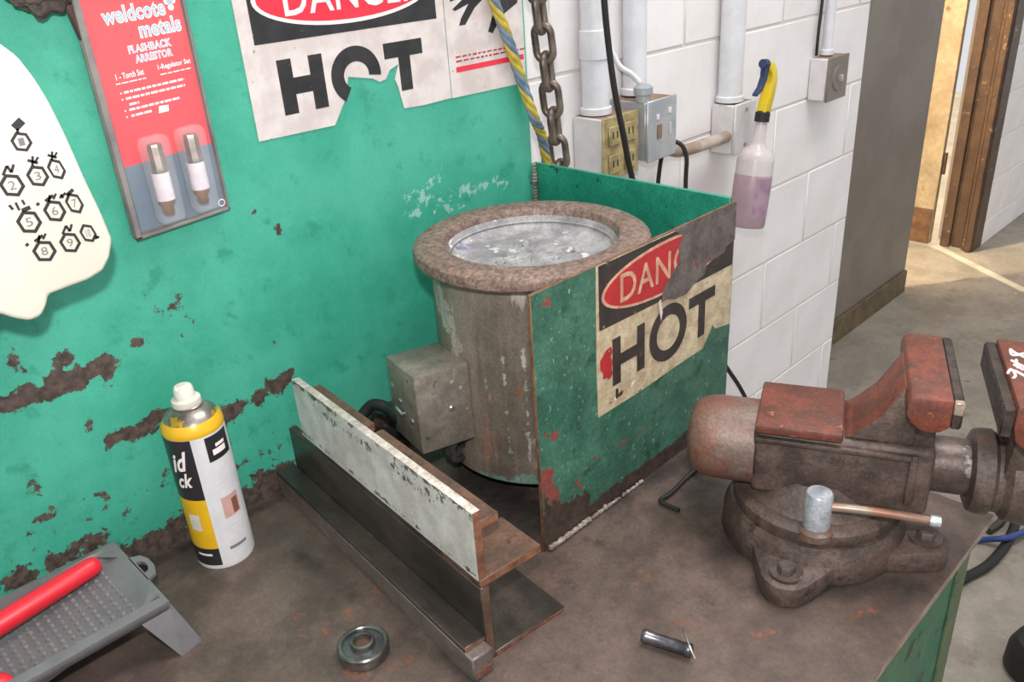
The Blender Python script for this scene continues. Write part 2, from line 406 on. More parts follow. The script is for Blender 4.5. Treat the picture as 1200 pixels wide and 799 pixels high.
# far block wall beyond the door
block_wall('wall_far', 4.26, 8, 1.19, [0.46-0.2*k for k in range(7, -4, -1)], 4.3, 1.0, 'white block wall beyond the brown door frame', 4.26)
# door: tan leaf, open gap beside it, brown frame
DX = 4.16
door = obj('door_1', bbox(DX-0.06, DX-0.03, 1.375, 2.45, FLOOR+0.02, 1.35, 0.002, 1), m_door); tag(door, 'tan painted door standing ajar at the end of the passage', None, kind='structure')
obj('kick_plate', bbox(DX-0.066, DX-0.06, 1.38, 2.44, FLOOR+0.02, FLOOR+0.19, 0.001, 1), m_doorrust, door)
for z in (-0.45, 0.35, 1.1):
    obj('hinge', lathe([(0, z-0.05), (0.008, z-0.05), (0.008, z+0.05), (0, z+0.05)], 10, center=(DX-0.045, 1.366, 0)), m_frame, door)
fr = obj('trim_1', bbox(DX-0.01, DX+0.10, 1.19, 1.245, FLOOR, 2.8, 0.004, 1), m_frame); tag(fr, 'brown painted steel door frame', None, kind='structure')
obj('frame_stop', bbox(DX+0.015, DX+0.10, 1.245, 1.30, FLOOR, 2.8, 0.004, 1), m_frame, fr)
obj('frame_face', bbox(DX-0.03, DX-0.01, 1.195, 1.225, FLOOR, 2.8, 0.004, 1), m_frame, fr)
obj('frame_jamb', bbox(DX-0.005, DX+0.02, 1.30, 1.345, FLOOR, 2.8, 0.004, 1), m_frame, fr)
obj('frame_head', bbox(DX, DX+0.10, 1.352, 2.45, 1.36, 2.8, 0.004, 1), m_frame, fr)

# ================================================================== WORKBENCH AND PANELS
WALLY = 0.894; BX1 = 0.93; BY0 = 0.192
bench = thing('workbench', 'long steel topped workbench with a green front apron', 'workbench', (0.3, 0.55, FLOOR))
O_ = np.array([0.3, 0.55, FLOOR])
def bfn(X, Y): return np.stack([X, Y, X*0], -1)-O_
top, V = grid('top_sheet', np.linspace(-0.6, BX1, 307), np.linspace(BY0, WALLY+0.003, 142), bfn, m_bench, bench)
P = (V+O_)[:, :2]
def zp(x, y): q = onz(x, y); return q[0], q[1]
def zsegs(lst): return [(*zp(a, b), *zp(c, d), w, s) for a, b, c, d, w, s in lst]
attr(top, 'oil_shade', seg_field(P, zsegs([(820, 545, 850, 640, 0.05, 0.62), (880, 690, 1080, 690, 0.03, 0.55), (650, 625, 800, 540, 0.03, 0.55), (560, 560, 620, 610, 0.06, 0.75),
    (170, 665, 335, 580, 0.018, 0.6), (350, 650, 560, 799, 0.02, 0.45), (690, 700, 720, 670, 0.02, 0.3)])))  # oil stains plus painted-in shade by the vise, steel bar and channel
attr(top, 'orange', seg_field(P, zsegs([(385, 735, 400, 715, 0.02, 0.5), (350, 720, 355, 745, 0.012, 0.46), (410, 790, 470, 780, 0.02, 0.5), (440, 700, 445, 690, 0.014, 0.46),
    (740, 725, 850, 735, 0.006, 0.5), (860, 745, 900, 742, 0.012, 0.42), (1000, 720, 1020, 715, 0.012, 0.42)])))
core = obj('top_plate', bbox(-0.6, BX1, BY0, WALLY+0.003, -0.012, -0.0004), m_edge_bright, bench, smooth=False)
core.location = -O_
ap = obj('front_apron', bbox(-0.6, 0.868, BY0+0.004, BY0+0.012, -0.62, -0.0125, 0.001, 1), m_apron_green, bench); ap.location = -O_
ap = obj('end_apron', bbox(0.856, 0.866, BY0+0.0125, WALLY, -0.12, -0.0125), m_apron_green, bench); ap.location = -O_
ap = obj('corner_strip', bbox(0.834, 0.8685, BY0+0.0015, BY0+0.0036, -0.62, -0.0125), M('olive_strip_paint', (92, 108, 74), (80, 98, 68), 20, 0.5, 0, 0.1), bench); ap.location = -O_
for (x, y) in ((-0.55, 0.23), (-0.55, 0.85), (0.825, 0.23), (0.825, 0.85)):
    l_ = obj('leg', bbox(x-0.025, x+0.025, y-0.02, y+0.025, FLOOR, -0.0125, 0.003, 1), m_apron_green, bench); l_.location = -O_

# green backsplash sheet
bs = thing('backsplash_panel', 'tall green painted steel backsplash with rusty chipped patches along the bench', 'panel', (0.3, WALLY, 0))
xs = np.linspace(-0.6, 0.908, 378); zs = np.linspace(0.0005, 1.0, 251)
sheet, V = grid('painted_face', xs, zs, lambda X, Z: np.stack([X-0.3, X*0, Z], -1), m_wall_green, bs)
P = np.stack([V[:, 0]+0.3, V[:, 2]], 1)
def wsegs(lst):
    out = []
    for a, b, c, d, w, s in lst:
        p, q = ony(a, b, WALLY), ony(c, d, WALLY); out.append((p[0], p[2], q[0], q[2], w, s))
    return out
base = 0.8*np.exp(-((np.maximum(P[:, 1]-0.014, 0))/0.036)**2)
rust = seg_field(P, wsegs([(0, 472, 60, 455, 0.016, 0.78), (60, 455, 120, 428, 0.02, 0.8), (70, 435, 75, 420, 0.016, 0.66), (135, 515, 190, 490, 0.016, 0.72), (250, 495, 340, 440, 0.016, 0.74),
    (145, 415, 165, 400, 0.012, 0.5), (10, 420, 20, 435, 0.016, 0.5), (105, 500, 105, 502, 0.008, 0.62), (120, 660, 330, 585, 0.03, 0.72), (60, 665, 120, 630, 0.022, 0.62), (0, 690, 60, 660, 0.02, 0.62), (205, 632, 250, 585, 0.04, 0.72), (90, 600, 320, 530, 0.05, 0.3), (0, 640, 150, 590, 0.05, 0.3), (0, 430, 340, 380, 0.06, 0.16),
    (40, 565, 50, 580, 0.012, 0.5), (30, 620, 60, 600, 0.012, 0.5), (180, 350, 215, 385, 0.02, 0.4), (325, 265, 330, 280, 0.008, 0.5), (300, 250, 340, 285, 0.01, 0.44), (628, 190, 628, 240, 0.008, 0.5), (620, 200, 628, 235, 0.012, 0.45)]))
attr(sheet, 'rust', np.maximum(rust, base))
attr(sheet, 'scuff', seg_field(P, wsegs([(490, 235, 590, 215, 0.016, 0.5), (470, 245, 520, 200, 0.02, 0.42), (480, 250, 540, 240, 0.012, 0.46)])))
bk = obj('backing', bbox(-0.6-0.3, 0.908-0.3, 0.0004, 0.004, 0, 1.0), m_apron_green, bs, smooth=False)
for x in (-0.4, 0.3, 0.86):
    obj('rib', bbox(x-0.32, x-0.28, 0.0045, 0.05, 0.0005, 1.0), m_apron_green, bs, smooth=False)

# pot shield: front plate, side plate, weld
PY = 0.55; PX0 = 0.541; PX1 = 0.917; PZ = 0.321
sh = thing('pot_shield', 'green rust streaked steel shield welded round the melting pot', 'shield', (0.73, 0.7, 0))
so = np.array([0.73, 0.7, 0])
fp, V = grid('front_face', np.linspace(PX0, PX1, 151), np.linspace(0.0, PZ, 130), lambda X, Z: np.stack([X, X*0+PY-0.0052, Z], -1)-so, m_plate_green, sh)
P = np.stack([V[:, 0]+so[0], V[:, 2]], 1)
def psegs(lst):
    out = []
    for a, b, c, d, w, s in lst:
        p, q = ony(a, b, PY-0.005), ony(c, d, PY-0.005); out.append((p[0], p[2], q[0], q[2], w, s))
    return out
attr(fp, 'red', seg_field(P, psegs([(640, 560, 650, 590, 0.022, 0.62), (640, 510, 650, 510, 0.008, 0.6), (675, 565, 680, 570, 0.01, 0.5), (630, 360, 650, 350, 0.01, 0.46), (690, 545, 760, 500, 0.01, 0.4), (640, 350, 860, 245, 0.004, 0.4)])))
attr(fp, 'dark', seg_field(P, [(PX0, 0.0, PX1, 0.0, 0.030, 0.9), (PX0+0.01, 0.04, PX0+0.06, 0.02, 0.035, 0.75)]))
pb = obj('front_plate', bbox(PX0, PX1, PY-0.005, PY, 0, PZ, 0.0008, 1), m_edge_rust, sh); pb.location = -so
sp = obj('side_plate', bbox(PX1-0.006, PX1, PY+0.0002, WALLY-0.0005, 0, PZ+0.006, 0.0008, 1), m_inner_green, sh); sp.location = -so
wb = bm_new(); n = 80
for k in range(n):
    x = PX0+0.006+(0.175)*k/n+random.uniform(-0.002, 0.002); r_ = (0.0026+random.uniform(-0.0012, 0.0014))*(1 if k < 50 else 0.7)
    lathe([(0, -r_), (r_*0.7, -r_*0.7), (r_, 0), (r_*0.7, r_*0.7), (0, r_)], 8, center=(x, PY-0.0085, 0.0004+r_), bm=wb)
w_ = obj('weld_bead', wb, m_weld, sh); w_.location = -so
wb = bm_new()
for k in range(26):
    r_ = 0.004+random.uniform(-0.001, 0.0015)
    lathe([(0, -r_), (r_*0.7, -r_*0.7), (r_, 0), (r_*0.7, r_*0.7), (0, r_)], 8, center=(PX1-0.011, WALLY-0.0062, 0.20+0.13*k/26), bm=wb)
w_ = obj('corner_weld', wb, m_weld, sh); w_.location = -so

# ------------------------------------------------------------------ old DANGER HOT sign on the shield
SY = PY-0.0056
s2 = thing('danger_sign', 'scraped DANGER HOT sign on the pot shield, cream and stained', 'sign', (0.64, SY, 0.14))
g = (0.64, SY, 0.14)
poly_y('sign_sheet', [(0.641, 0.3205), (0.9155, 0.3195), (0.9155, 0.150), (0.885, 0.146), (0.86, 0.139), (0.80, 0.138), (0.72, 0.134), (0.640, 0.134), (0.639, 0.2)], SY, 0.0003, m_oldcream, s2, g)
poly_y('header', [(0.645, 0.3195), (0.9150, 0.3185), (0.9145, 0.238), (0.8, 0.239), (0.645, 0.243)], SY-0.0003, 0.0003, m_oldblack, s2, g)
poly_y('oval_border', ellipse(0.773, 0.2805, 0.124, 0.0335), SY-0.0006, 0.0003, m_oldprint, s2, g)
poly_y('oval', ellipse(0.773, 0.2805, 0.119, 0.030), SY-0.0009, 0.0003, m_oldred, s2, g)
text('danger_lettering', 'DANGER', rect_fn(0.681, 0.866, 0.264, 0.299, SY-0.0011, g), m_oldprint, s2, 0.01)
def block_letter(ch, x0, x1, z0, z1, w):
    if ch == 'H':
        zm = (z0+z1)/2
        return [[(x0, z0), (x0+w, z0), (x0+w, zm-w/2), (x1-w, zm-w/2), (x1-w, z0), (x1, z0), (x1, z1), (x1-w, z1), (x1-w, zm+w/2), (x0+w, zm+w/2), (x0+w, z1), (x0, z1)]]
    if ch == 'T':
        xm = (x0+x1)/2
        return [[(xm-w/2, z0), (xm+w/2, z0), (xm+w/2, z1-w), (x1, z1-w), (x1, z1), (x0, z1), (x0, z1-w), (xm-w/2, z1-w)]]
def ring_mesh(cx, cz, a, b, w, y, th, org, n=40):
    bm = bm_new(); R = []
    for (aa, bb) in ((a, b), (a-w, b-w)):
        for yy in (y, y+th):
            R.append([bm.verts.new((cx+aa*math.cos(2*math.pi*k/n)-org[0], yy-org[1], cz+bb*math.sin(2*math.pi*k/n)-org[2])) for k in range(n)])
    for A, B in ((R[0], R[1]), (R[2], R[3]), (R[0], R[2]), (R[1], R[3])):
        for k in range(n): bm.faces.new((A[k], A[(k+1) % n], B[(k+1) % n], B[k]))
    return bm
poly_y('letter_h', block_letter('H', 0.667, 0.727, 0.164, 0.224, 0.0145)[0], SY-0.0006, 0.0003, m_oldblack, s2, g)
obj('letter_o', ring_mesh(0.775, 0.1925, 0.0385, 0.0375, 0.0145, SY-0.0006, 0.0003, g), m_oldblack, s2, smooth=False)
poly_y('letter_t', block_letter('T', 0.818, 0.876, 0.160, 0.222, 0.0145)[0], SY-0.0006, 0.0003, m_oldblack, s2, g)
poly_y('scraped_patch', [(0.782, 0.3206), (0.9157, 0.3206), (0.9157, 0.272), (0.896, 0.268), (0.892, 0.262), (0.872, 0.259), (0.853, 0.259), (0.849, 0.245), (0.828, 0.2405), (0.81, 0.232), (0.787, 0.233), (0.77, 0.239), (0.758, 0.238), (0.764, 0.255), (0.779, 0.268), (0.795, 0.281), (0.791, 0.297), (0.80, 0.31)], SY-0.0014, 0.0004, m_primer, s2, g)
poly_y('white_scrape', [(0.752, 0.241), (0.757, 0.243), (0.761, 0.225), (0.758, 0.214)], SY-0.0015, 0.0003, m_signwhite, s2, g)
poly_y('red_patch', [(0.645, 0.206), (0.650, 0.210), (0.655, 0.215), (0.664, 0.217), (0.6665, 0.210), (0.663, 0.204), (0.667, 0.197), (0.665, 0.188), (0.667, 0.181), (0.661, 0.176), (0.656, 0.180), (0.649, 0.181), (0.650, 0.188), (0.645, 0.194)], SY-0.0006, 0.0003, m_oldred, s2, g)
poly_y('loose_letter_flake', [(0.672, 0.158), (0.676, 0.158), (0.677, 0.149), (0.684, 0.152), (0.684, 0.146), (0.672, 0.145)], SY-0.0006, 0.0003, m_oldblack, s2, g)
poly_y('green_overspray', [(0.85, 0.137), (0.868, 0.157), (0.873, 0.166), (0.88, 0.158), (0.9157, 0.152), (0.9157, 0.136)], SY-0.0008, 0.0004, m_plate_green, s2, g)

# ------------------------------------------------------------------ DANGER HOT sign on the backsplash, with glove pictogram panel
SY = WALLY-0.0012
s1 = thing('danger_sign', 'large torn DANGER HOT sign with a glove panel on the green backsplash', 'sign', (0.47, SY, 0.447))
g = (0.47, SY, 0.447)
poly_y('sign_sheet', [(0.4665, 0.70), (0.759, 0.70), (0.759, 0.4485), (0.712, 0.4475)]+wpx([(474, 127), (467, 102), (463, 93), (467, 75), (457, 82), (452, 93), (445, 96), (437, 92), (408, 90), (405, 116), (399, 131), (393, 146)], SY)+[(0.57, 0.4478), (0.467, 0.449)], SY, 0.001, m_signwhite, s1, g)
poly_y('glove_panel', [(0.7605, 0.70), (0.904, 0.70), (0.904, 0.4465), (0.7605, 0.4478)], SY, 0.001, m_signwhite, s1, g)
poly_y('header', [(0.4835, 0.64), (0.746, 0.64), (0.746, 0.551), (0.4835, 0.551)], SY-0.0003, 0.0003, m_signblack, s1, g)
poly_y('oval_border', ellipse(0.6147, 0.595, 0.1265, 0.0345), SY-0.0006, 0.0003, m_signprint, s1, g)
poly_y('oval', ellipse(0.6147, 0.595, 0.121, 0.030), SY-0.0009, 0.0003, m_signred, s1, g)
text('danger_lettering', 'DANGER', rect_fn(0.527, 0.722, 0.576, 0.612, SY-0.0011, g), m_signprint, s1, 0.012)
poly_y('letter_h', block_letter('H', 0.506, 0.566, 0.471, 0.532, 0.0185)[0], SY-0.0004, 0.0003, m_signblack, s1, g)
# the O and T are torn away below
def arc_poly(cx, cz, a, b, w, a0, a1, n=30):
    o_ = [(cx+a*math.cos(t), cz+b*math.sin(t)) for t in np.linspace(a0, a1, n)]
    i_ = [(cx+(a-w)*math.cos(t), cz+(b-w)*math.sin(t)) for t in np.linspace(a1, a0, n)]
    return o_+i_
poly_y('letter_o', arc_poly(0.6115, 0.5005, 0.0365, 0.034, 0.018, math.radians(-8), math.radians(236)), SY-0.0004, 0.0003, m_signblack, s1, g)
poly_y('letter_t', block_letter('T', 0.656, 0.717, 0.471, 0.531, 0.0185)[0], SY-0.0004, 0.0003, m_signblack, s1, g)
def glove(x, z, s, flip):
    pts = [(0, 0), (0.012, -0.045), (0.008, -0.085), (0.014, -0.09), (0.024, -0.055), (0.022, -0.10), (0.030, -0.104), (0.036, -0.058), (0.040, -0.098), (0.048, -0.098), (0.048, -0.05), (0.058, -0.08), (0.065, -0.077), (0.060, -0.035), (0.075, -0.05), (0.081, -0.044), (0.062, 0.0), (0.058, 0.05), (0.008, 0.05)]
    return [(x+(-a if flip else a)*s, z+b*s) for a, b in pts]
SG = lambda pts: wpx(pts, SY)
for pts in ([(528, -30), (575, -40), (572, -8), (556, 9), (545, 29), (538, 30), (540, 22), (549, 4), (533, 13), (530, 11), (546, -5), (527, 2)], [(578, -40), (608, -40), (606, 3), (588, 18), (577, 39), (572, 37), (577, 18), (584, 6), (577, -5)]):
    poly_y('glove_picture', SG(pts), SY-0.0004, 0.0003, m_signblack, s1, g)
poly_y('red_rule', [(0.772, 0.4795), (0.9015, 0.4795), (0.9015, 0.4865), (0.772, 0.4865)], SY-0.0004, 0.0003, m_signred, s1, g)
for k in range(2):
    bm = bm_new(); z = 0.4925+0.0055*k
    x = 0.773
    while x < (0.895 if k == 0 else 0.885):
        w = random.uniform(0.004, 0.011); prism(bm, [(x-g[0], SY-0.0004-g[1], z-g[2]), (x+w-g[0], SY-0.0004-g[1], z+random.uniform(0, .001)-g[2]), (x+w-g[0], SY-0.0004-g[1], z+0.0022-g[2]), (x-g[0], SY-0.0004-g[1], z+0.0022-g[2])], (0, 0.0003, 0)); x += w+0.003
    obj('faded_red_print', bm, m_oldred, s1, smooth=False)

# ================================================================== MELTING POT
PC = (0.702, 0.699)
pot = thing('melting_pot', 'round rusty rimmed metal melting pot inside the green shield', 'pot', (PC[0], PC[1], 0))
wobr = lambda a, h: 0.006*math.sin(3*a+1)+0.004*math.sin(7*a)
obj('rim', lathe([(0.128, 0.290), (0.142, 0.290), (0.1465, 0.294), (0.1475, 0.300), (0.1455, 0.306), (0.140, 0.3095), (0.115, 0.311), (0.109, 0.309), (0.106, 0.304), (0.1045, 0.29), (0.112, 0.288)], 72), m_rim, pot)
shell = obj('shell', lathe([(0.100, 0.292)]+[(0.1275, 0.2905-0.23*k/30) for k in range(31)]+[(0.129, 0.055), (0.129, 0.04), (0.129, 0.028), (0.120, 0.022), (0, 0.022)], 96), m_pot, pot)
vc = np.array([w.co[:] for w in shell.data.vertices]); an = np.degrees(np.arctan2(vc[:, 1], vc[:, 0])) % 360
PA = np.stack([an*0.0022, vc[:, 2]], 1)
def ang(a): return (a % 360)*0.0022
attr(shell, 'pale', seg_field(PA, [(ang(158), 0.275, ang(164), 0.235, 0.024, 0.72), (ang(196), 0.2, ang(196), 0.07, 0.004, 0.52), (ang(207), 0.21, ang(207), 0.07, 0.004, 0.52), (ang(218), 0.22, ang(218), 0.05, 0.005, 0.55), (ang(232), 0.2, ang(232), 0.05, 0.004, 0.5), (ang(178), 0.24, ang(180), 0.14, 0.01, 0.4)]))
attr(shell, 'orange', seg_field(PA, [(ang(229), 0.185, ang(228), 0.165, 0.013, 0.72), (ang(217), 0.185, ang(214), 0.155, 0.006, 0.62), (ang(200), 0.19, ang(199), 0.08, 0.004, 0.42), (ang(211), 0.14, ang(211), 0.06, 0.003, 0.45)]))
attr(shell, 'green', seg_field(PA, [(ang(190), 0.03, ang(245), 0.03, 0.014, 0.62), (ang(226), 0.09, ang(232), 0.05, 0.016, 0.6)]))
obj('bowl', lathe([(0.1055, 0.300), (0.104, 0.292), (0.100, 0.284), (0.09, 0.277), (0.080, 0.274)], 64), m_dross, pot)
bm = lathe([(0.1038, 0.2935), (0.098, 0.2868), (0.087, 0.2834), (0.06, 0.2826), (0.04, 0.2832), (0.02, 0.2824), (0, 0.283)], 48)
for v in bm.verts:
    if v.co.x**2+v.co.y**2 < 0.0068: v.co.z += random.uniform(-0.0015, 0.002)
obj('frozen_metal', bm, m_dross, pot)
for x, y, s in ((0.035, -0.03, 0.008), (-0.02, -0.045, 0.006), (-0.045, 0.01, 0.007), (0.02, 0.03, 0.006)):
    bm = lathe([(0, -s*.3), (s*.8, -s*.2), (s, 0), (s*.7, s*.4), (0, s*.55)], 10, center=(x, y, 0.284))
    for v in bm.verts: v.co += Vector((random.uniform(-1, 1), random.uniform(-1, 1), random.uniform(-.5, .5)))*s*0.25
    obj('dross_lump', bm, m_dross, pot)
for a in (0.7, 2.6, 4.4, 5.8):
    obj('foot', bbox(0.095*math.cos(a)-0.012, 0.095*math.cos(a)+0.012, 0.095*math.sin(a)-0.012, 0.095*math.sin(a)+0.012, 0, 0.024, 0.002, 1), m_mill2, pot)
# control box on the side of the pot
def rel(p, o): return tuple(np.array(p)-np.array(o))
CZ1 = 0.188
cb = [tuple(onz(x, y, CZ1)[:2]) for x, y in ((484, 443), (542, 426), (505, 399), (451, 417))]
e_ = np.array(cb[1])-np.array(cb[0]); e2_ = np.array(cb[3])-np.array(cb[0]); cb = [cb[0], tuple(np.array(cb[0])+e_*1.12), tuple(np.array(cb[0])+e_*1.12+e2_), cb[3]]
cbl = [(x-PC[0], y-PC[1]) for x, y in cb]
CZ0 = float(ony(495, 534, cb[0][1])[2]); CD = CZ1-0.2155
cbox = obj('control_box', prof_xy(cbl, CZ0, CZ1, 0.003, 2), m_cbox, pot)
ex = np.array([cbl[1][0]-cbl[0][0], cbl[1][1]-cbl[0][1], 0]); ex /= np.linalg.norm(ex); ey = np.array([cbl[3][0]-cbl[0][0], cbl[3][1]-cbl[0][1], 0]); ey /= np.linalg.norm(ey)
o0 = np.array([cbl[0][0], cbl[0][1], 0])
def screw(name, p, n, r, mat, par):
    bm = lathe([(0, 0.0022), (r*0.7, 0.002), (r, 0.0008), (r, -0.001)], 12)
    q = Vector(n).to_track_quat('Z', 'Y').to_matrix().to_4x4(); q.translation = Vector(p)
    bm.transform(q); return obj(name, bm, mat, par)
screw('screw', o0+ex*0.044+[0, 0, CZ0+0.052], -ey, 0.0042, m_screw, cbox)
screw('screw', o0+ey*0.046+[0, 0, CZ0+0.056], -ex, 0.004, m_screw, cbox)
screw('screw', o0+ey*0.018+[0, 0, CZ0+0.040], -ex, 0.004, m_screw, cbox)
bm = bm_new(); pa = o0+ey*0.038+[0, 0, 0.161]-ex*0.003; pb_ = o0+ey*0.048+[0, 0, 0.165]-ex*0.003
obj('toggle', tube([o0+ey*0.036+[0, 0, CZ0+0.043], o0+ey*0.036+[0, 0, CZ0+0.043]-ex*0.004, o0+ey*0.052+[0, 0, CZ0+0.046]-ex*0.004], 0.0022, 8), m_screw, cbox)
# black cable gland and cable behind the box, connector below
gl = o0+ey*0.07+[0, 0, CZ0+0.02]
obj('cable_gland', lathe([(0, 0), (0.013, 0), (0.013, 0.012), (0.010, 0.014), (0.010, 0.03), (0, 0.03)], 16, 'y', center=(gl[0]+0.01, gl[1]-0.004, gl[2])), m_blackplastic, pot)
obj('power_cable', tube(smooth_path([gl+[0.01, 0.024, 0], gl+[0.0, 0.05, 0.0], gl+[-0.02, 0.065, -0.03], gl+[0.0, 0.075, -CZ0*0.6], gl+[0.07, 0.078, -CZ0-0.010]]), 0.008, 10), m_rubber, pot)
for k, (dx, dy) in enumerate(((0.045, 0.02), (0.07, 0.03))):
    p = o0+ex*dx+ey*dy
    obj('connector', lathe([(0, CZ0+0.001), (0.010, CZ0+0.001), (0.010, CZ0-0.012), (0.0075, CZ0-0.014), (0.0075, CZ0-0.026), (0, CZ0-0.026)], 6, center=(p[0], p[1], 0)), m_pinsteel, pot)
p = o0+ex*0.045+ey*0.02
obj('lead_sleeve', tube(smooth_path([p+[0, 0, CZ0-0.024], p+[0.004, -0.002, CZ0-0.034], p+[0.016, 0.0, CZ0-0.040], p+[0.035, 0.01, CZ0-0.041]]), 0.0042, 10), m_pinsteel, pot)

# ================================================================== STEEL SECTIONS STACKED ON THE BENCH
b0 = onz(662, 715); brz = math.atan2(-0.097, 0.9953)
ORG = (float(b0[0]), float(b0[1]), 0)
def endmat(o, slot=1):
    facemats(o, lambda p: slot if abs(p.normal.y) > 0.8 else 0)
tb = thing('steel_square_bar', 'low grey square steel bar lying under the channel flange', 'steel bar', ORG, brz)
o = obj('bar', bbox(-0.1285, -0.1035, -0.012, 0.41, 0, 0.0292, 0.0015, 1), [m_mill, m_mill], tb)
obj('end_scale', bbox(-0.124, -0.108, -0.0126, -0.0121, 0.003, 0.012), m_edge_rust, tb)
lb = thing('steel_channel', 'dark steel channel with wide bottom flange on the bench, rusty cut ends', 'steel channel', ORG, brz)
o = obj('web', bbox(-0.1032, -0.0925, 0, 0.405, 0, 0.0932, 0.001, 1), [m_mill2, m_brownsteel], lb); endmat(o)
o = obj('bottom_flange', bbox(-0.0925, 0, 0, 0.405, 0, 0.0062, 0.001, 1), [m_mill2, m_edge_rust], lb); facemats(o, lambda p: 1 if (abs(p.normal.y) > .8 or p.normal.x > .8) else 0)
o = obj('side_flange', bbox(-0.1285, -0.1032, 0, 0.412, 0.0295, 0.0352, 0.0008, 1), [m_mill2, m_edge_rust], lb); endmat(o)
ub = thing('steel_angle', 'white painted steel angle standing on the dark channel', 'steel angle', ORG, brz)
xs = np.linspace(0, 0.36, 140); zs = np.linspace(0.1035, 0.1815, 32)
o, V = grid('white_face', xs, zs, lambda X, Z: np.stack([X*0-0.1042, X, Z], -1), m_whitepaint, ub)
P = V[:, 1:]
attr(o, 'chip', np.maximum(0.62*np.exp(-((0.1815-P[:, 1])/0.010)**2)*(0.75+0.25*np.sin(P[:, 0]*25)), seg_field(P, [(0.05, 0.165, 0.3, 0.165, 0.012, 0.42), (0.0, 0.109, 0.36, 0.109, 0.004, 0.5)])))
o = obj('leg_plate', bbox(-0.104, -0.0945, 0, 0.36, 0.1032, 0.1815, 0.0012, 2), [M('bare_white_edge', (206, 198, 188), (172, 160, 148), 60, 0.45, 0.2, 0.1), m_edge_rust], ub); endmat(o)
o = obj('stub_flange', bbox(-0.1032, -0.027, 0, 0.062, 0.0936, 0.1031, 0.0008, 1), [m_brownsteel, m_edge_rust], ub); endmat(o)
o = obj('base_flange', bbox(-0.1032, -0.085, 0.0625, 0.36, 0.0936, 0.1031, 0.0008, 1), [m_mill2, m_edge_rust], ub); endmat(o)
o = obj('top_strip', bbox(-0.0945, -0.0735, 0.002, 0.205, 0.157, 0.167, 0.0008, 1), [m_brownsteel, m_edge_rust], ub); endmat(o)
o = obj('top_strip', bbox(-0.0945, -0.0735, 0.222, 0.35, 0.157, 0.167, 0.0008, 1), [m_brownsteel, m_edge_rust], ub); endmat(o)

# ================================================================== BENCH VISE
VO = (0.775, 0.34, 0); vrz = math.atan2(-0.907, 0.42)
v = thing('bench_vise', 'heavy rusty brown bench vise with red worn jaws bolted to the bench', 'vise', VO, vrz)
# base casting: round plate with bolt lugs
def hull(pts):
    pts = sorted(set((round(a, 6), round(b, 6)) for a, b in pts))
    def half(ps):
        h = []
        for p in ps:
            while len(h) >= 2 and (h[-1][0]-h[-2][0])*(p[1]-h[-2][1])-(h[-1][1]-h[-2][1])*(p[0]-h[-2][0]) <= 0: h.pop()
            h.append(p)
        return h
    a = half(pts); b = half(pts[::-1]); return a[:-1]+b[:-1]
LUG = [math.radians(d) for d in (-100, -10, 85)]
base = bm_new()
lathe([(0, 0), (0.098, 0), (0.100, 0.003), (0.099, 0.026), (0.094, 0.036), (0.092, 0.043), (0, 0.043)], 56, bm=base)
for a in LUG:
    c_, s_ = math.cos(a), math.sin(a)
    pts = [(0.117*c_+0.027*math.cos(t), 0.117*s_+0.027*math.sin(t)) for t in np.linspace(0, 2*math.pi, 20, endpoint=False)]
    pts += [(0.07*math.cos(a+d), 0.07*math.sin(a+d)) for d in (-0.75, 0.75)]
    pts += [(0.096*math.cos(a+d), 0.096*math.sin(a+d)) for d in (-0.5, 0.5)]
    prism(base, [(x, y, 0) for x, y in hull(pts)], (0, 0, 0.025), 0.003, 2)
obj('base', base, m_visebody, v)
for a in LUG:
    x, y = 0.119*math.cos(a), 0.119*math.sin(a)
    w = obj('washer', lathe([(0, 0.0252), (0.017, 0.0252), (0.017, 0.0285), (0.009, 0.0288), (0, 0.0288)], 24, center=(x, y, 0)), m_slide, v)
    obj('bolt_head', lathe([(0, 0.0285), (0.0098, 0.0285), (0.0098, 0.035), (0.0085, 0.037), (0, 0.037)], 6, center=(x, y, 0)), m_slide, v)
obj('swivel_ring', lathe([(0.0, 0.0425), (0.087, 0.0425), (0.089, 0.046), (0.088, 0.056), (0.084, 0.060), (0.076, 0.062), (0.0, 0.062)], 56), m_visebody, v)
# fixed body
body = bm_new()
lathe([(0.0, 0.060), (0.076, 0.0605), (0.070, 0.066), (0.060, 0.078), (0.05, 0.09), (0, 0.09)], 48, bm=body)
box(body, -0.068, 0.110, -0.046, 0.046, 0.070, 0.151, 0.008, 3)
prism(body, [(x, -0.030, z) for x, z in ((-0.03, 0.058), (-0.066, 0.09), (-0.066, 0.12), (0.108, 0.12), (0.108, 0.09), (0.07, 0.064))], (0, 0.06, 0), 0.005, 2)
# neck to the fixed jaw
prism(body, [(x, -0.036, z) for x, z in ((0.070, 0.145), (0.080, 0.20), (0.106, 0.20), (0.108, 0.145))], (0, 0.072, 0), 0.005, 2)
obj('fixed_body', body, m_visebody, v)
nk = obj('jaw_neck', prof_xz([(0.0215, 0.1515), (0.030, 0.156), (0.052, 0.180), (0.0725, 0.2195), (0.088, 0.2195), (0.088, 0.1515)], -0.040, 0.040, 0.003, 2), [m_visebody, m_visered], v)
facemats(nk, lambda p: 1 if (p.normal.x < -0.3 and p.normal.z > 0.15) else 0)
obj('anvil', bbox(-0.0665, 0.021, -0.053, 0.046, 0.151, 0.162, 0.003, 2), m_visered, v)
obj('side_ridge', bbox(-0.066, 0.088, -0.0525, -0.045, 0.139, 0.1455, 0.002, 2), m_visebody, v)
obj('side_panel_lip', bbox(0.086, 0.094, -0.0505, -0.045, 0.085, 0.1455, 0.002, 2), m_visebody, v)
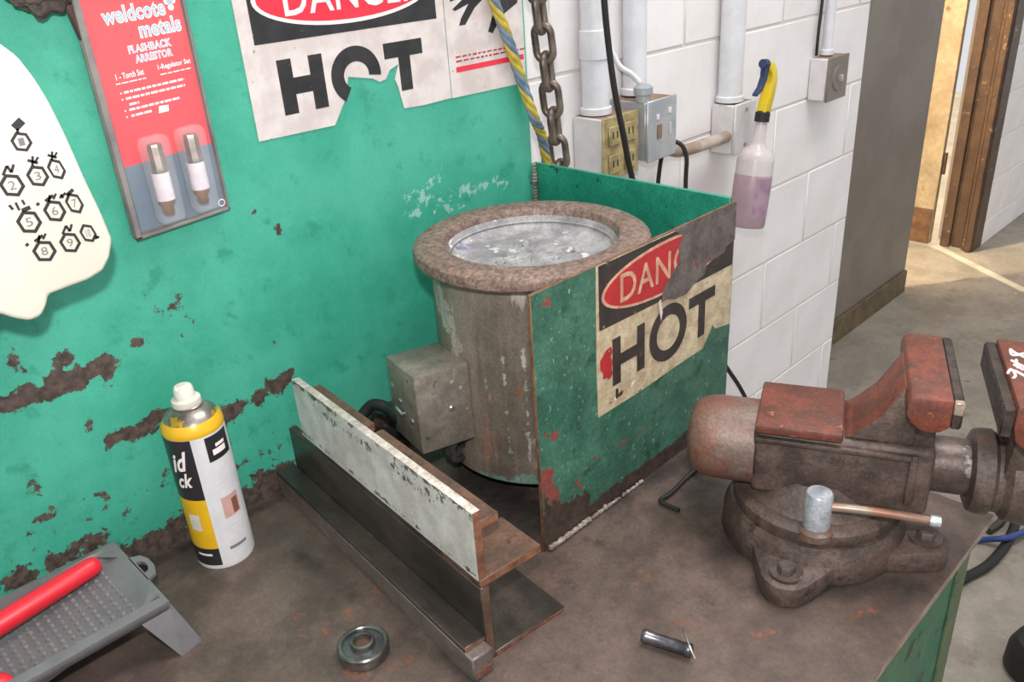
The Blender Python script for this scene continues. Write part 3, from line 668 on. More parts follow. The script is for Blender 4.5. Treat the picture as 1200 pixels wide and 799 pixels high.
obj('rear_tube', lathe([(0, -0.143), (0.018, -0.143), (0.032, -0.140), (0.042, -0.133), (0.0465, -0.122), (0.048, -0.11), (0.048, -0.066), (0.0, -0.066)], 48, 'x', center=(0, 0, 0.108)), m_viseworn, v)
# cast lettering, too worn to read: raised strokes
bm = bm_new()
for row, (zz, xa, xb) in enumerate(((0.121, -0.03, 0.045), (0.108, -0.042, 0.055))):
    x = xa
    while x < xb:
        h = random.uniform(0.007, 0.009)
        box(bm, x, x+0.0018, -0.0472, -0.0455, zz, zz+h)
        if random.random() < 0.6: box(bm, x, x+0.0045, -0.0472, -0.0455, zz+h*random.choice([0, 0.4, 0.8]), zz+h*random.choice([0, 0.4, 0.8])+0.0018) if False else box(bm, x+0.0018, x+0.0042, -0.0472, -0.0455, zz+h*0.4, zz+h*0.4+0.0018)
        if random.random() < 0.5: box(bm, x+0.0042, x+0.0058, -0.0472, -0.0455, zz, zz+h)
        x += random.uniform(0.0075, 0.0095)
obj('worn_cast_lettering', bm, m_visebody, v, smooth=False)
# fixed jaw head and insert
jh = prof_xz([(0.078, 0.2255), (0.112, 0.2255), (0.112, 0.196), (0.104, 0.190), (0.095, 0.1885), (0.085, 0.191), (0.077, 0.198), (0.0725, 0.207), (0.0725, 0.217), (0.0745, 0.223)], -0.073, 0.073, 0.003, 2)
obj('fixed_jaw', jh, m_visered, v)
ji = bm_new(); box(ji, 0.1122, 0.1205, -0.0715, 0.0715, 0.195, 0.2245, 0.001, 1)
for k in range(28):
    y = -0.069+0.138*k/27
    box(ji, 0.1204, 0.1214, y-0.0013, y+0.0013, 0.197, 0.223)
obj('jaw_insert', ji, m_jawsteel, v)
obj('worn_corner', bbox(0.1122, 0.1212, -0.0735, -0.0665, 0.211, 0.2248, 0.001, 1), m_edge_bright, v)
# slide, collar and moving jaw
obj('slide', lathe([(0, 0.10), (0.030, 0.10), (0.030, 0.17), (0, 0.17)], 40, 'x', center=(0, 0, 0.110)), m_slide, v)
mj = bm_new()
lathe([(0, 0.146), (0.036, 0.146), (0.043, 0.149), (0.045, 0.156), (0.045, 0.166), (0.041, 0.170), (0.041, 0.176), (0.048, 0.182), (0.050, 0.20), (0.050, 0.27), (0.044, 0.285), (0.03, 0.292), (0, 0.292)], 48, 'x', center=(0, 0, 0.108), bm=mj)
prism(mj, [(x, -0.038, z) for x, z in ((0.172, 0.12), (0.176, 0.17), (0.168, 0.186), (0.168, 0.20), (0.215, 0.20), (0.235, 0.16), (0.255, 0.12))], (0, 0.076, 0), 0.005, 2)
obj('moving_body', mj, m_visebody, v)
obj('moving_jaw', prof_xz([(0.1635, 0.2285), (0.222, 0.2255), (0.226, 0.205), (0.214, 0.186), (0.195, 0.1775), (0.178, 0.180), (0.167, 0.190), (0.1635, 0.204)], -0.074, 0.074, 0.003, 2), m_visered, v)
ji = bm_new(); box(ji, 0.1535, 0.1633, -0.0725, 0.0725, 0.194, 0.2235, 0.001, 1)
for k in range(28):
    y = -0.069+0.138*k/27
    box(ji, 0.1525, 0.1536, y-0.0013, y+0.0013, 0.197, 0.222)
obj('jaw_insert', ji, m_jawsteel, v)
# screw end and handle beyond the moving jaw
obj('screw_head', lathe([(0, 0.29), (0.019, 0.29), (0.019, 0.335), (0.015, 0.34), (0, 0.34)], 28, 'x', center=(0, 0, 0.108)), m_viseworn, v)
h_ = obj('handle', tube([(0.318, -0.11, 0.06), (0.318, 0.11, 0.156)], 0.008, 14), m_barcopper, v)
# paint-marker scrawl on the moving jaw (strokes)
MI = Matrix.Translation(Vector(VO)) @ Matrix.Rotation(vrz, 4, 'Z'); MI = MI.inverted()
bm = bm_new()
for st in ([(1181, 437), (1184, 433), (1188, 435), (1190, 440), (1187, 443)], [(1189, 434), (1203, 441)], [(1185, 422), (1202, 430)], [(1188, 427), (1200, 433)], [(1191, 421), (1193, 431)], [(1184, 409), (1190, 413), (1204, 419)], [(1184, 409), (1187, 416), (1204, 412)]):
    pth = [MI @ Vector(onz(x, y, 0.2285)) for x, y in st]
    for p in pth: p.z = 0.2285-(p.x-0.1635)*0.0513
    tube(smooth_path(pth, 4), 0.0014, 6, bm=bm)
obj('painted_scrawl', bm, m_whitemark, v)
# swivel lock: galvanised head with a bar through it
LKx, LKy = 0.004, -0.074
lk = obj('lock_stud', lathe([(0, 0.0), (0.0135, 0.0), (0.0140, 0.002), (0.0140, 0.040), (0.0125, 0.0425), (0, 0.043)], 28, center=(LKx, LKy, 0.0605)), m_galv, v)
bar = smooth_path([(LKx+0.010, LKy, 0.0865), (0.04, LKy, 0.0885), (0.075, LKy+0.001, 0.0885), (0.112, LKy+0.003, 0.0865)], 6)
obj('lock_bar', tube(bar, 0.0048, 12), m_barcopper, v)
obj('bar_knob', lathe([(0, 0), (0.0056, 0.001), (0.0062, 0.004), (0.0056, 0.011), (0, 0.012)], 14, 'x', center=(0.109, LKy+0.003, 0.0866)), m_galv, v)
obj('lock_boss', lathe([(0, 0.050), (0.020, 0.050), (0.020, 0.0585), (0.017, 0.0605), (0, 0.0605)], 28, center=(LKx, LKy, 0)), m_viseworn, v)

# ================================================================== SPRAY PAINT CAN
CC = (0.293, 0.837); R = 0.033
can = thing('spray_can', 'yellow, black and white spray can standing against the backsplash', 'spray can', (*CC, 0))
PH0 = math.atan2(-CC[1], -CC[0])
obj('can_body', lathe([(0, 0.002), (0.029, 0.001), (0.0325, 0.0), (0.0335, 0.002), (R, 0.005), (R, 0.176), (0, 0.176)], 48), m_canwhite, can)
obj('yellow_shoulder', lathe([(R, 0.1761), (0.0334, 0.178), (0.0334, 0.181), (0.032, 0.186), (0.029, 0.191)], 48), m_canyellow, can)
obj('dome', lathe([(0.029, 0.191), (0.026, 0.195), (0.021, 0.199), (0.0165, 0.2015), (0.0165, 0.204), (0.014, 0.206), (0.012, 0.203), (0, 0.203)], 40), m_cantin, can)
obj('nozzle_collar', lathe([(0.0, 0.2032), (0.0150, 0.2032), (0.0160, 0.206), (0.0155, 0.2115), (0.0115, 0.213), (0, 0.213)], 28), m_capwhite, can)
nz = lathe([(0, 0.2125), (0.0108, 0.2125), (0.0104, 0.224), (0.0088, 0.2265), (0, 0.2265)], 24)
for w in nz.verts:
    if w.co.z > 0.221 and w.co.y < 0: w.co.z -= 0.002
obj('spray_nozzle', nz, m_capwhite, can)
def patch(name, d0, d1, z0, z1, mat, rr=0.0003, par=None):
    return obj(name, lathe([(R+rr, z0), (R+rr, z1)], 30, a0=PH0+math.radians(d0), a1=PH0+math.radians(d1)), mat, par or can)
lp = patch('black_label', -150, -13, 0.098, 0.176, m_canblack)
lp2 = patch('yellow_label', -150, -13, 0.030, 0.098, m_canyellow)
patch('lower_black_band', -150, -13, 0.006, 0.030, m_canblack)
wl = patch('white_label', -5, 125, 0.006, 0.176, m_canwhite)
patch('brand_box', 12, 66, 0.143, 0.174, m_canblack, 0.0006)
def cyl(d0, d1, z0, z1, rr=0.0010, slope=0):
    return lambda u, w_: ((R+rr)*math.cos(PH0+math.radians(d0+(d1-d0)*u)), (R+rr)*math.sin(PH0+math.radians(d0+(d1-d0)*u)), z0+(z1-z0)*w_+slope*u)
text('script_lettering', 'id', cyl(-62, -26, 0.134, 0.158, slope=0.006), m_signprint, can, 0.03, 0.3)
text('script_lettering', 'ck', cyl(-58, -26, 0.114, 0.133, slope=0.003), m_signprint, can, 0.03, 0.3)
for (a, b_, z0, z1, mt) in ((22, 52, 0.150, 0.157, m_signprint), (30, 52, 0.159, 0.163, m_signprint)):
    patch('brand_print', a, b_, z0, z1, mt, 0.0009)
for k in range(5): patch('fine_print', 10, 60+random.randint(-12, 8), 0.132-0.006*k, 0.1333-0.006*k, m_print_faint if k == 9 else m_labelpaper, 0.0006)
patch('picture', 14, 52, 0.066, 0.094, m_pinkprint, 0.0006)
patch('picture_detail', 34, 48, 0.068, 0.088, m_brownprint, 0.0009)
for k in range(4): patch('fine_print', 8, 60+random.randint(-14, 8), 0.056-0.006*k, 0.0573-0.006*k, m_labelpaper, 0.0006)
patch('code_print', 8, 46, 0.024, 0.028, m_print_faint, 0.0006)
patch('yellow_panel_print', -58, -34, 0.056, 0.078, m_capwhite, 0.0006)
patch('band_print', -60, -28, 0.020, 0.023, m_signprint, 0.0006)

# ================================================================== PAINT TRAY
TY0, TY1, TX1, TX0, TZ = 0.738, 0.871, 0.184, -0.13, 0.060
tr = thing('paint_tray', 'small grey plastic roller tray with dimpled ramp beside the spray can', 'paint tray', (0.05, 0.8, 0)); to = np.array([0.05, 0.8, 0])
def ramp_z(x):   # floor of the tray: ramp falling to the well on the left
    return max(0.0124, 0.0535+(x-TX1)*0.17)
bm = bm_new(); nx = 24; ins = 0.011
xs_ = [TX0+ins+(TX1-TX0-2*ins)*k/nx for k in range(nx+1)]
rows = []
for x in xs_:
    zf = ramp_z(x)
    prof = [(TY0-0.006, TZ-0.010), (TY0-0.006, TZ), (TY0+0.006, TZ+0.0015), (TY0+ins, zf+0.002), (TY0+ins+0.004, zf), (TY1-ins-0.004, zf), (TY1-ins, zf+0.002), (TY1-0.004, TZ+0.0015), (TY1+0.004, TZ), (TY1+0.004, TZ-0.009)]
    rows.append([bm.verts.new(Vector((x, y, z))-Vector(to)) for y, z in prof])
for A, B in zip(rows[:-1], rows[1:]):
    for a in range(len(A)-1): bm.faces.new((A[a], A[a+1], B[a+1], B[a]))
# end walls
for A, xe, sg in ((rows[-1], TX1, 1), (rows[0], TX0, -1)):
    ring = []
    for w in A:
        p = w.co+Vector(to); zz = TZ+0.0012 if p.z > TZ-0.02 or True else p.z
        ring.append(bm.verts.new(Vector((xe, p.y, TZ if p.z > TZ-0.005 else (TZ-0.009 if p.z < 0 else TZ)))-Vector(to)))
    ring[0].co.z = TZ-0.009; ring[-1].co.z = TZ-0.009
    for a in range(len(A)-1): bm.faces.new((A[a], A[a+1], ring[a+1], ring[a]))
    lip = [bm.verts.new(w.co+Vector((0.004*sg, 0, 0))) for w in ring]; dn = [bm.verts.new(w.co+Vector((0.004*sg, 0, -0.009 if 0 < i < len(ring)-1 else 0))) for i, w in enumerate(ring)]
    for a in range(len(A)-1):
        bm.faces.new((ring[a], ring[a+1], lip[a+1], lip[a])); bm.faces.new((lip[a], lip[a+1], dn[a+1], dn[a]))
shell_o = obj('tray_shell', bm, m_tray, tr)
md = shell_o.modifiers.new('thickness', 'SOLIDIFY'); md.thickness = 0.0022; md.offset = -1
# raised dimples on the ramp; their lighter plastic paints in highlights
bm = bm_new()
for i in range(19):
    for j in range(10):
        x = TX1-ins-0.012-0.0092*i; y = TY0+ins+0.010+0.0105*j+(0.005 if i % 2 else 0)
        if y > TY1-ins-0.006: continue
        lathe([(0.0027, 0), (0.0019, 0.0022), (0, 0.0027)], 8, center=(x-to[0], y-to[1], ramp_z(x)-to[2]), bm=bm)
tag(obj('dimples', bm, M('dimple_highlight_plastic', (124, 122, 124), (110, 108, 110), 60, 0.3), tr), kind='stuff')
# hanging ear with a hole at the shallow end
eh = bm_new(); cxe, cye = TX1+0.006, (TY0+TY1)/2+0.002
out_ = [(TX1+0.003, cye-0.026), (TX1+0.014, cye-0.020), (TX1+0.018, cye-0.008), (TX1+0.018, cye+0.008), (TX1+0.014, cye+0.020), (TX1+0.003, cye+0.026)]
inn = [(TX1+0.0055, cye-0.013), (TX1+0.0105, cye-0.010), (TX1+0.0125, cye-0.004), (TX1+0.0125, cye+0.004), (TX1+0.0105, cye+0.010), (TX1+0.0055, cye+0.013)]
for zt in (TZ-0.004, TZ):
    pass
A = [[eh.verts.new(Vector((x, y, z))-Vector(to)) for x, y in pts] for z in (TZ-0.004, TZ) for pts in (out_, inn)]
n_ = len(out_)
for k in range(n_):
    k2 = (k+1) % n_
    eh.faces.new((A[0][k], A[0][k2], A[1][k2], A[1][k])); eh.faces.new((A[2][k], A[2][k2], A[3][k2], A[3][k]))
    eh.faces.new((A[0][k], A[0][k2], A[2][k2], A[2][k])); eh.faces.new((A[1][k], A[1][k2], A[3][k2], A[3][k]))
obj('hanging_ear', eh, m_tray, tr)
# flared corner feet
for yy, sg in ((TY0, -1), (TY1, 1)):
    t_ = [(TX1+0.004, yy+sg*0.004, TZ-0.002), (TX1-0.030, yy+sg*0.004, TZ-0.002), (TX1+0.004, yy-sg*0.034, TZ-0.002)]
    f_ = [(TX1+0.021, yy+sg*0.015*(1 if sg < 0 else 0.5), 0.0), (TX1-0.004, yy+sg*0.020*(1 if sg < 0 else 0.5), 0.0), (TX1+0.022, yy-sg*0.008, 0.0)]
    bm = bm_new(); T = [bm.verts.new(Vector(p)-Vector(to)) for p in t_]; F = [bm.verts.new(Vector(p)-Vector(to)) for p in f_]
    bm.faces.new((T[0], T[1], F[1], F[0])); bm.faces.new((T[0], F[0], F[2], T[2])); bm.faces.new((F[0], F[1], F[2])); bm.faces.new((T[0], T[2], T[1])); bm.faces.new((T[1], T[2], F[2], F[1]))
    obj('foot', bm, m_tray, tr)
# mini roller: red handle lying in the tray
rr_ = thing('paint_roller', 'red handled mini roller lying along the back of the grey tray', 'paint roller', (0.08, 0.848, 0.04)); ro = Vector((0.08, 0.848, 0.04))
e0 = Vector((0.162, 0.8465, 0.0625)); e1 = Vector((-0.02, 0.833, 0.050)); dd = (e1-e0)
prof = [(0, 0.006), (0.02, 0.0095), (0.05, 0.0108), (0.15, 0.0112), (0.4, 0.0116), (0.8, 0.0118), (0.97, 0.0105), (1.0, 0.006)]
obj('handle', tube([e0+dd*t-ro for t, r in prof], [r for t, r in prof], 16), m_redhandle, rr_)
obj('wire_frame', tube(smooth_path([e1-ro, e1+Vector((-0.03, -0.003, -0.004))-ro, e1+Vector((-0.06, -0.02, -0.006))-ro, e1+Vector((-0.065, -0.06, -0.008))-ro]), 0.003, 8), m_screw, rr_)
q0 = onz(-14, 772, 0.052); q1 = onz(24, 803, 0.036)
rs = thing('paint_scraper', 'red plastic handled scraper resting on the near rim of the tray', 'scraper', tuple(q1)); 
e0 = Vector(q1)-Vector(q1); e1 = Vector(onz(-90, 700, 0.06))-Vector(q1)
dirn = Vector((-0.10, 0.028, 0.022)); st = Vector(onz(16, 800, 0.052))-Vector(q1)
obj('handle', tube([st+dirn*t for t in (0, 0.06, 0.2, 0.6, 1.0)], [0.006, 0.011, 0.0125, 0.0115, 0.009], 14), m_redhandle, rs)

# ================================================================== WHITE JUG HANGING ON THE BACKSPLASH
JY = 0.782
jug = thing('plastic_jug', 'white plastic jug printed with hexagon symbols, hung on the green backsplash', 'jug', (0.17, WALLY, 0.37)); jo = Vector((0.17, WALLY, 0.37))
J = wpx([(0, 50), (22, 66), (42, 92), (58, 118), (78, 158), (100, 208), (120, 250), (133, 281), (130, 302), (122, 318), (104, 329), (82, 337), (58, 346), (56, 358), (50, 371), (36, 377), (18, 374), (0, 368)], JY)
left = [(0.085, 0.392), (0.062, 0.402), (0.055, 0.43), (0.058, 0.50), (0.066, 0.56), (0.08, 0.60), (0.105, 0.625), (0.12, 0.632), (0.12, 0.66), (0.175, 0.66), (0.175, 0.632), (0.192, 0.61)]
pts = J+left
bm = prism(bm_new(), [Vector((x, JY, z))-jo for x, z in pts], (0, WALLY-0.0015-JY, 0), 0.016, 4)
obj('jug_body', bm, m_pe, jug)
obj('cap', lathe([(0, 0), (0.031, 0), (0.031, 0.022), (0.028, 0.025), (0, 0.025)], 32, center=tuple(Vector((0.1475, 0.838, 0.6605))-jo)), m_signred, jug)
obj('hang_strap', tube(smooth_path([Vector((0.10, 0.86, 0.63))-jo, Vector((0.11, 0.878, 0.69))-jo, Vector((0.147, 0.885, 0.735))-jo, Vector((0.185, 0.878, 0.69))-jo, Vector((0.19, 0.86, 0.62))-jo]), 0.004, 8), m_blackplastic, jug)
def hexring(cx, cz, sx, sz, rot=0.0, w=0.3):
    bm = bm_new(); A = []
    for s in (1.0, 1-w):
        A.append([bm.verts.new(Vector((cx+s*(sx*math.cos(t)*math.cos(rot)-sz*math.sin(t)*math.sin(rot)), JY-0.0006, cz+s*(sx*math.cos(t)*math.sin(rot)+sz*math.sin(t)*math.cos(rot))))-jo) for t in [math.pi/6+k*math.pi/3 for k in range(6)]])
    for k in range(6): bm.faces.new((A[0][k], A[0][(k+1) % 6], A[1][(k+1) % 6], A[1][k]))
    return bm
HX = [(25, 166, 10, 12, '1', 0), (14, 217, 12, 14, '2', 1), (44, 206, 10.5, 13, '3', 2), (66, 198, 8, 13, '4', 2), (34, 260, 12, 14, '5', 3), (64, 247, 10.5, 13.5, '6', 4), (87, 238, 8, 13, '7', 5), (52, 294, 11.5, 13, '8', 4), (82, 284, 10, 12.5, '9', 1), (103, 273, 7.5, 11.5, '10', 6)]
def strokes(bm, segs, cx, cz, k):
    for (x0, z0, x1, z1, w) in segs:
        d = Vector((x1-x0, 0, z1-z0)).normalized(); n_ = Vector((-d.z, 0, d.x))*w*k/2
        a = Vector((cx+x0*k, JY-0.0006, cz+z0*k))-jo; b_ = Vector((cx+x1*k, JY-0.0006, cz+z1*k))-jo
        bm.faces.new([bm.verts.new(p) for p in (a-n_, b_-n_, b_+n_, a+n_)])
ICON = {0: [(-0.1, 1.0, 0.0, 1.5, 0.3), (-0.3, 1.6, 0.75, 2.3, 0.9)], 1: [(-0.5, 1.1, 0.1, 1.9, 0.25), (0.1, 1.9, 0.3, 1.2, 0.25), (0.3, 1.2, 0.7, 1.9, 0.25)],
        2: [(-0.5, 1.8, 0.4, 1.3, 0.3), (-0.2, 1.1, 0.1, 2.1, 0.25), (0.1, 1.4, 0.6, 1.9, 0.22)], 3: [(-1.0, 1.5, -1.2, 2.0, 0.25), (-0.5, 1.3, -0.6, 2.1, 0.22), (-0.3, 1.2, 0.5, 1.35, 0.4), (0.1, 1.7, 0.0, 2.2, 0.22)],
        4: [(-1.5, 1.0, -1.2, 1.15, 0.3), (-0.6, 1.2, 0.3, 1.6, 0.3), (-0.3, 1.0, 0.0, 1.7, 0.25), (0.2, 1.2, 0.6, 1.7, 0.22)], 5: [(-1.4, 1.0, -0.6, 1.4, 0.3), (-0.6, 1.1, 0.3, 1.6, 0.4), (-1.2, 1.4, -1.0, 0.9, 0.22)], 6: [(0.6, -0.9, 1.2, -0.8, 0.3), (0.8, -0.5, 1.0, -1.0, 0.22)]}
for (px, py, hw, hh, s, ic) in HX:
    c_ = ony(px, py, JY); e1 = ony(px+hw, py, JY); e2 = ony(px, py+hh, JY)
    sx = abs(e1[0]-c_[0])*1.3; sz = abs(e2[2]-c_[2])*1.1
    obj('hexagon_print', hexring(c_[0], c_[2], sx, sz, 0.25), m_print_dark, jug, smooth=False)
    text('hexagon_number', s, lambda u, w_: tuple(Vector((c_[0]+(u-0.5)*sx*0.55, JY-0.0006, c_[2]+(w_-0.5)*sz*0.7))-jo), m_print_faint, jug, 0.0)
    bm = bm_new(); strokes(bm, ICON[ic], c_[0], c_[2], (sx+sz)/2*0.85); obj('symbol_print', bm, m_print_dark, jug, smooth=False)

# ================================================================== BLISTER PACK WITH TWO FITTINGS
KX0, KX1, KZ0, KZ1 = 0.302, 0.4105, 0.380, 0.655; KF = 0.8845      # card front
pk = thing('blister_pack', 'red and grey carded blister pack holding two brass fittings, on the green backsplash', 'blister pack', (0.356, WALLY, KZ0)); po = Vector((0.356, WALLY, KZ0))
TLT = 0.055                                                             # the pack hangs a touch askew
def K(x, y, z): return Vector((x, y, z+(x-KX0)*TLT))-po
def kpoly(name, pts, y, th, mat, bev=0): return obj(name, prism(bm_new(), [K(x, y, z) for x, z in pts], (0, th, 0), bev, 1), mat, pk, smooth=bool(bev))
kpoly('clamshell_tray', [(KX0, KZ0), (KX1, KZ0), (KX1, KZ1), (KX0, KZ1)], KF+0.0004, WALLY-0.0006-KF-0.0004, m_clam, 0.002)
kpoly('card_red_panel', [(KX0+0.008, 0.455), (KX1-0.004, 0.455), (KX1-0.004, KZ1-0.003), (KX0+0.008, KZ1-0.003)], KF, 0.0004, m_cardred)
kpoly('card_grey_panel', [(KX0+0.008, KZ0+0.007), (KX1-0.004, KZ0+0.004), (KX1-0.004, 0.455), (KX0+0.008, 0.455)], KF, 0.0004, m_cardgrey)
for x0, x1, z0, z1 in ((KX0, KX0+0.007, KZ0, KZ1), (KX1-0.003, KX1, KZ0, KZ1), (KX0, KX1, KZ0, KZ0+0.004)):
    kpoly('clear_rim', [(x0, z0), (x1, z0), (x1, z1), (x0, z1)], KF-0.004, 0.004, m_clam, 0.001)
# two fittings in their bubbles
for cx in (0.341, 0.3805):
    bm = lathe([(0, 0), (0.005, 0), (0.0062, 0.003), (0.0062, 0.012), (0.0085, 0.013), (0.0085, 0.016)], 20, center=tuple(K(cx-0.001, KF-0.0095, 0.398)))
    f_ = obj('fitting', bm, m_brass, pk)
    obj('fitting_label', lathe([(0.0085, 0.016), (0.0092, 0.0162), (0.0092, 0.045), (0.0085, 0.0452)], 24, center=tuple(K(cx-0.0005, KF-0.0095, 0.398))), m_labelpaper, f_)
    obj('fitting_top', lathe([(0.0085, 0.0452), (0.0085, 0.050), (0.0080, 0.052), (0.0080, 0.071), (0.0072, 0.074), (0, 0.074)], 8, center=tuple(K(cx+0.0005, KF-0.0095, 0.398))), m_steelfit, f_)
for cx in (0.341, 0.3805):
    kpoly('clear_bubble', [(cx-0.014, 0.394), (cx-0.011, 0.390), (cx+0.011, 0.390), (cx+0.014, 0.394), (cx+0.015, 0.474), (cx+0.011, 0.481), (cx-0.011, 0.481), (cx-0.015, 0.474)], KF-0.0195, 0.0194, m_clear, 0.0035)
obj('hang_tab', prism(bm_new(), [K(0.335, KF+0.002, KZ1), K(0.378, KF+0.002, KZ1), K(0.378, KF+0.002, KZ1+0.03), K(0.335, KF+0.002, KZ1+0.03)], (0, 0.001, 0)), m_clam, pk)
def kt(x0, x1, z0, z1, off=0.0003): return lambda u, w_: tuple(K(x0+(x1-x0)*u, KF-off, z0+(z1-z0)*w_))
text('lettering_halo', 'weldcote', kt(0.3255, 0.3895, 0.5875, 0.6035, 0.0003), m_cardtext, pk, 0.05)
text('brand_lettering', 'weldcote', kt(0.3265, 0.3885, 0.589, 0.6025, 0.0007), m_cardblue, pk, 0.0)
text('lettering_halo', 'metals', kt(0.3580, 0.4020, 0.5705, 0.5865, 0.0003), m_cardtext, pk, 0.05)
text('brand_lettering', 'metals', kt(0.359, 0.401, 0.572, 0.5855, 0.0007), m_cardblue, pk, 0.0)
for dx, dz in ((0, 0), (0.006, 0), (0.003, 0.006), (0.003, -0.006), (0.003, 0)):
    kpoly('brand_mark', ellipse(0.3925+dx, 0.600+dz, 0.0032, 0.0032, 12), KF-(0.0003 if (dx, dz) != (0.003, 0) else 0.0006), 0.0002, m_cardtext if (dx, dz) != (0.003, 0) else m_cardblue)
text('lettering_halo', 'FLASHBACK', kt(0.3430, 0.3880, 0.5585, 0.5665, 0.0003), m_cardtext, pk, 0.06)
text('product_lettering', 'FLASHBACK', kt(0.3435, 0.3875, 0.5590, 0.5660, 0.0006), m_cardblue, pk, 0.0)
text('lettering_halo', 'ARRESTOR', kt(0.3475, 0.3870, 0.5490, 0.5570, 0.0003), m_cardtext, pk, 0.06)
text('product_lettering', 'ARRESTOR', kt(0.348, 0.3865, 0.5495, 0.5565, 0.0006), m_cardblue, pk, 0.0)
text('contents_lettering', '1 - Torch Set', kt(0.3245, 0.3530, 0.5375, 0.5435), m_cardtext, pk, 0.03)
text('contents_lettering', '1-Regulator Set', kt(0.3680, 0.4035, 0.5375, 0.5440), m_cardtext, pk, 0.03)
def dashes(name, x0, x1, z, h, mat):
    bm = bm_new(); x = x0
    while x < x1:
        w = min(random.uniform(0.003, 0.008), x1-x)
        a = [K(x, KF-0.0003, z), K(x+w, KF-0.0003, z), K(x+w, KF-0.0003, z+h), K(x, KF-0.0003, z+h)]
        bm.faces.new([bm.verts.new(p) for p in a]); x += w+0.0012
    obj(name, bm, mat, pk, smooth=False)
for (x0, x1, z) in ((0.323, 0.354, 0.5335), (0.369, 0.402, 0.5335), (0.3285, 0.3925, 0.524), (0.3290, 0.392, 0.518), (0.331, 0.341, 0.512), (0.3295, 0.384, 0.507), (0.3300, 0.352, 0.501)):
    dashes('small_print', x0, x1, z, 0.0022 if z < 0.53 else 0.0012, m_cardtext)
for z in (0.524, 0.518, 0.507, 0.501): kpoly('bullet', ellipse(0.3255, z+0.001, 0.0009, 0.0009, 8), KF-0.0003, 0.0002, m_cardtext)
kpoly('badge', [(0.358, 0.498), (0.369, 0.498), (0.370, 0.504), (0.360, 0.505)], KF-0.0003, 0.0002, m_cardtext)
kpoly('recycling_mark', ellipse(0.4035, 0.3895, 0.0042, 0.0042, 20), KF-0.0003, 0.0002, m_cardtext)
kpoly('recycling_mark_centre', ellipse(0.4035, 0.3895, 0.0030, 0.0030, 20), KF-0.0005, 0.0002, m_cardgrey)

# small dark things at the top of the backsplash
cl = bm_new(); bmesh.ops.create_icosphere(cl, subdivisions=4, radius=1)
c0 = ony(48, -8, 0.875)
for w in cl.verts:
    k = 1+0.10*math.sin(9*w.co.x+3*w.co.z)+0.07*math.sin(17*w.co.z+5*w.co.y)+random.uniform(-0.05, 0.05)
    w.co = Vector((w.co.x*0.030*k, w.co.y*0.016*k, w.co.z*0.024*k))
o = obj('wire_scouring_pad', cl, m_cloth); o.location = (c0[0], 0.877, c0[2]+0.006); tag(o, 'dark fuzzy wire pad hanging at the top of the green backsplash', 'scouring pad')
ks = thing('scribing_tool', 'thin brown tapered tool with a dark edge beside the red blister pack', 'hand tool', tuple(ony(93, 46, WALLY-0.003)))
ko = Vector(ony(93, 46, WALLY-0.003))
bl = [Vector(ony(x, y, WALLY-0.008))-ko for x, y in ((94, 46), (72, -2), (66, -30), (92, -30), (96, 0), (97, 30))]
obj('blade', prism(bm_new(), bl, (0, 0.003, 0)), m_brownsteel, ks)
obj('dark_edge', tube([Vector(ony(x, y, WALLY-0.009))-ko for x, y in ((94, 47), (84, 25), (74, 4), (68, -30))], 0.0012, 8), m_blackplastic, ks)

# ================================================================== SMALL PARTS ON THE BENCH
rc = onz(427, 764); rcx, rcy = float(rc[0]), float(rc[1])
br = thing('ball_bearing', 'worn round steel bearing lying flat on the bench', 'bearing', (rcx, rcy, 0))
obj('outer_ring', lathe([(0.0205, 0.0125), (0.0215, 0.0135), (0.0245, 0.0135), (0.026, 0.012), (0.026, 0.0015), (0.0245, 0), (0.0205, 0), (0.0205, 0.0125)], 44), m_bearing, br)
obj('shield', lathe([(0.0205, 0.0105), (0.0125, 0.0108), (0.0125, 0.003), (0.0205, 0.003)], 40), m_pinsteel, br)
obj('inner_ring', lathe([(0.0085, 0.001), (0.0085, 0.0155), (0.0095, 0.017), (0.0115, 0.0165), (0.0125, 0.014), (0.0125, 0.001), (0.0085, 0.001)], 36), m_bearing, br)
obj('bore_plug', lathe([(0, 0.0115), (0.005, 0.0118), (0.0085, 0.0105)], 24), m_brownsteel, br)
p0 = Vector(onz(753, 744, 0.0075)); p1 = Vector(onz(811, 763, 0.0075)); pd = (p1-p0).normalized()
cp = thing('clevis_pin', 'grey steel clevis pin with a bent cotter at one end, lying on the bench', 'pin', (p0.x, p0.y, 0)); co_ = Vector((p0.x, p0.y, 0))
L_ = (p1-p0).length
prof = [(0, 0.0062), (0.05, 0.0072), (0.10, 0.0072), (0.13, 0.0064), (0.86, 0.0064), (0.88, 0.0070), (0.97, 0.0070), (1.0, 0.0058)]
obj('shank', tube([p0+pd*L_*t-co_ for t, r in prof], [r for t, r in prof], 18), m_pinsteel, cp)
cpt = p0+pd*L_*0.93
obj('cotter', tube(smooth_path([cpt-co_+Vector((-0.004, -0.010, -0.001)), cpt-co_+Vector((0, 0, 0.0080)), cpt-co_+Vector((0.009, 0.010, 0.008)), cpt-co_+Vector((0.017, 0.018, 0.004))]), 0.0012, 8), m_screw, cp)
# loose cord running from behind the shield
cd = obj('power_cord', tube(smooth_path([onz(838, 530, 0.004), onz(806, 558, 0.004), onz(786, 578, 0.004), onz(774, 586, 0.004), onz(782, 592, 0.004), onz(796, 598, 0.004)], 6), 0.0028, 8), m_rubber)
tag(cd, 'short black cord on the bench between the green shield and the vise', 'cord')

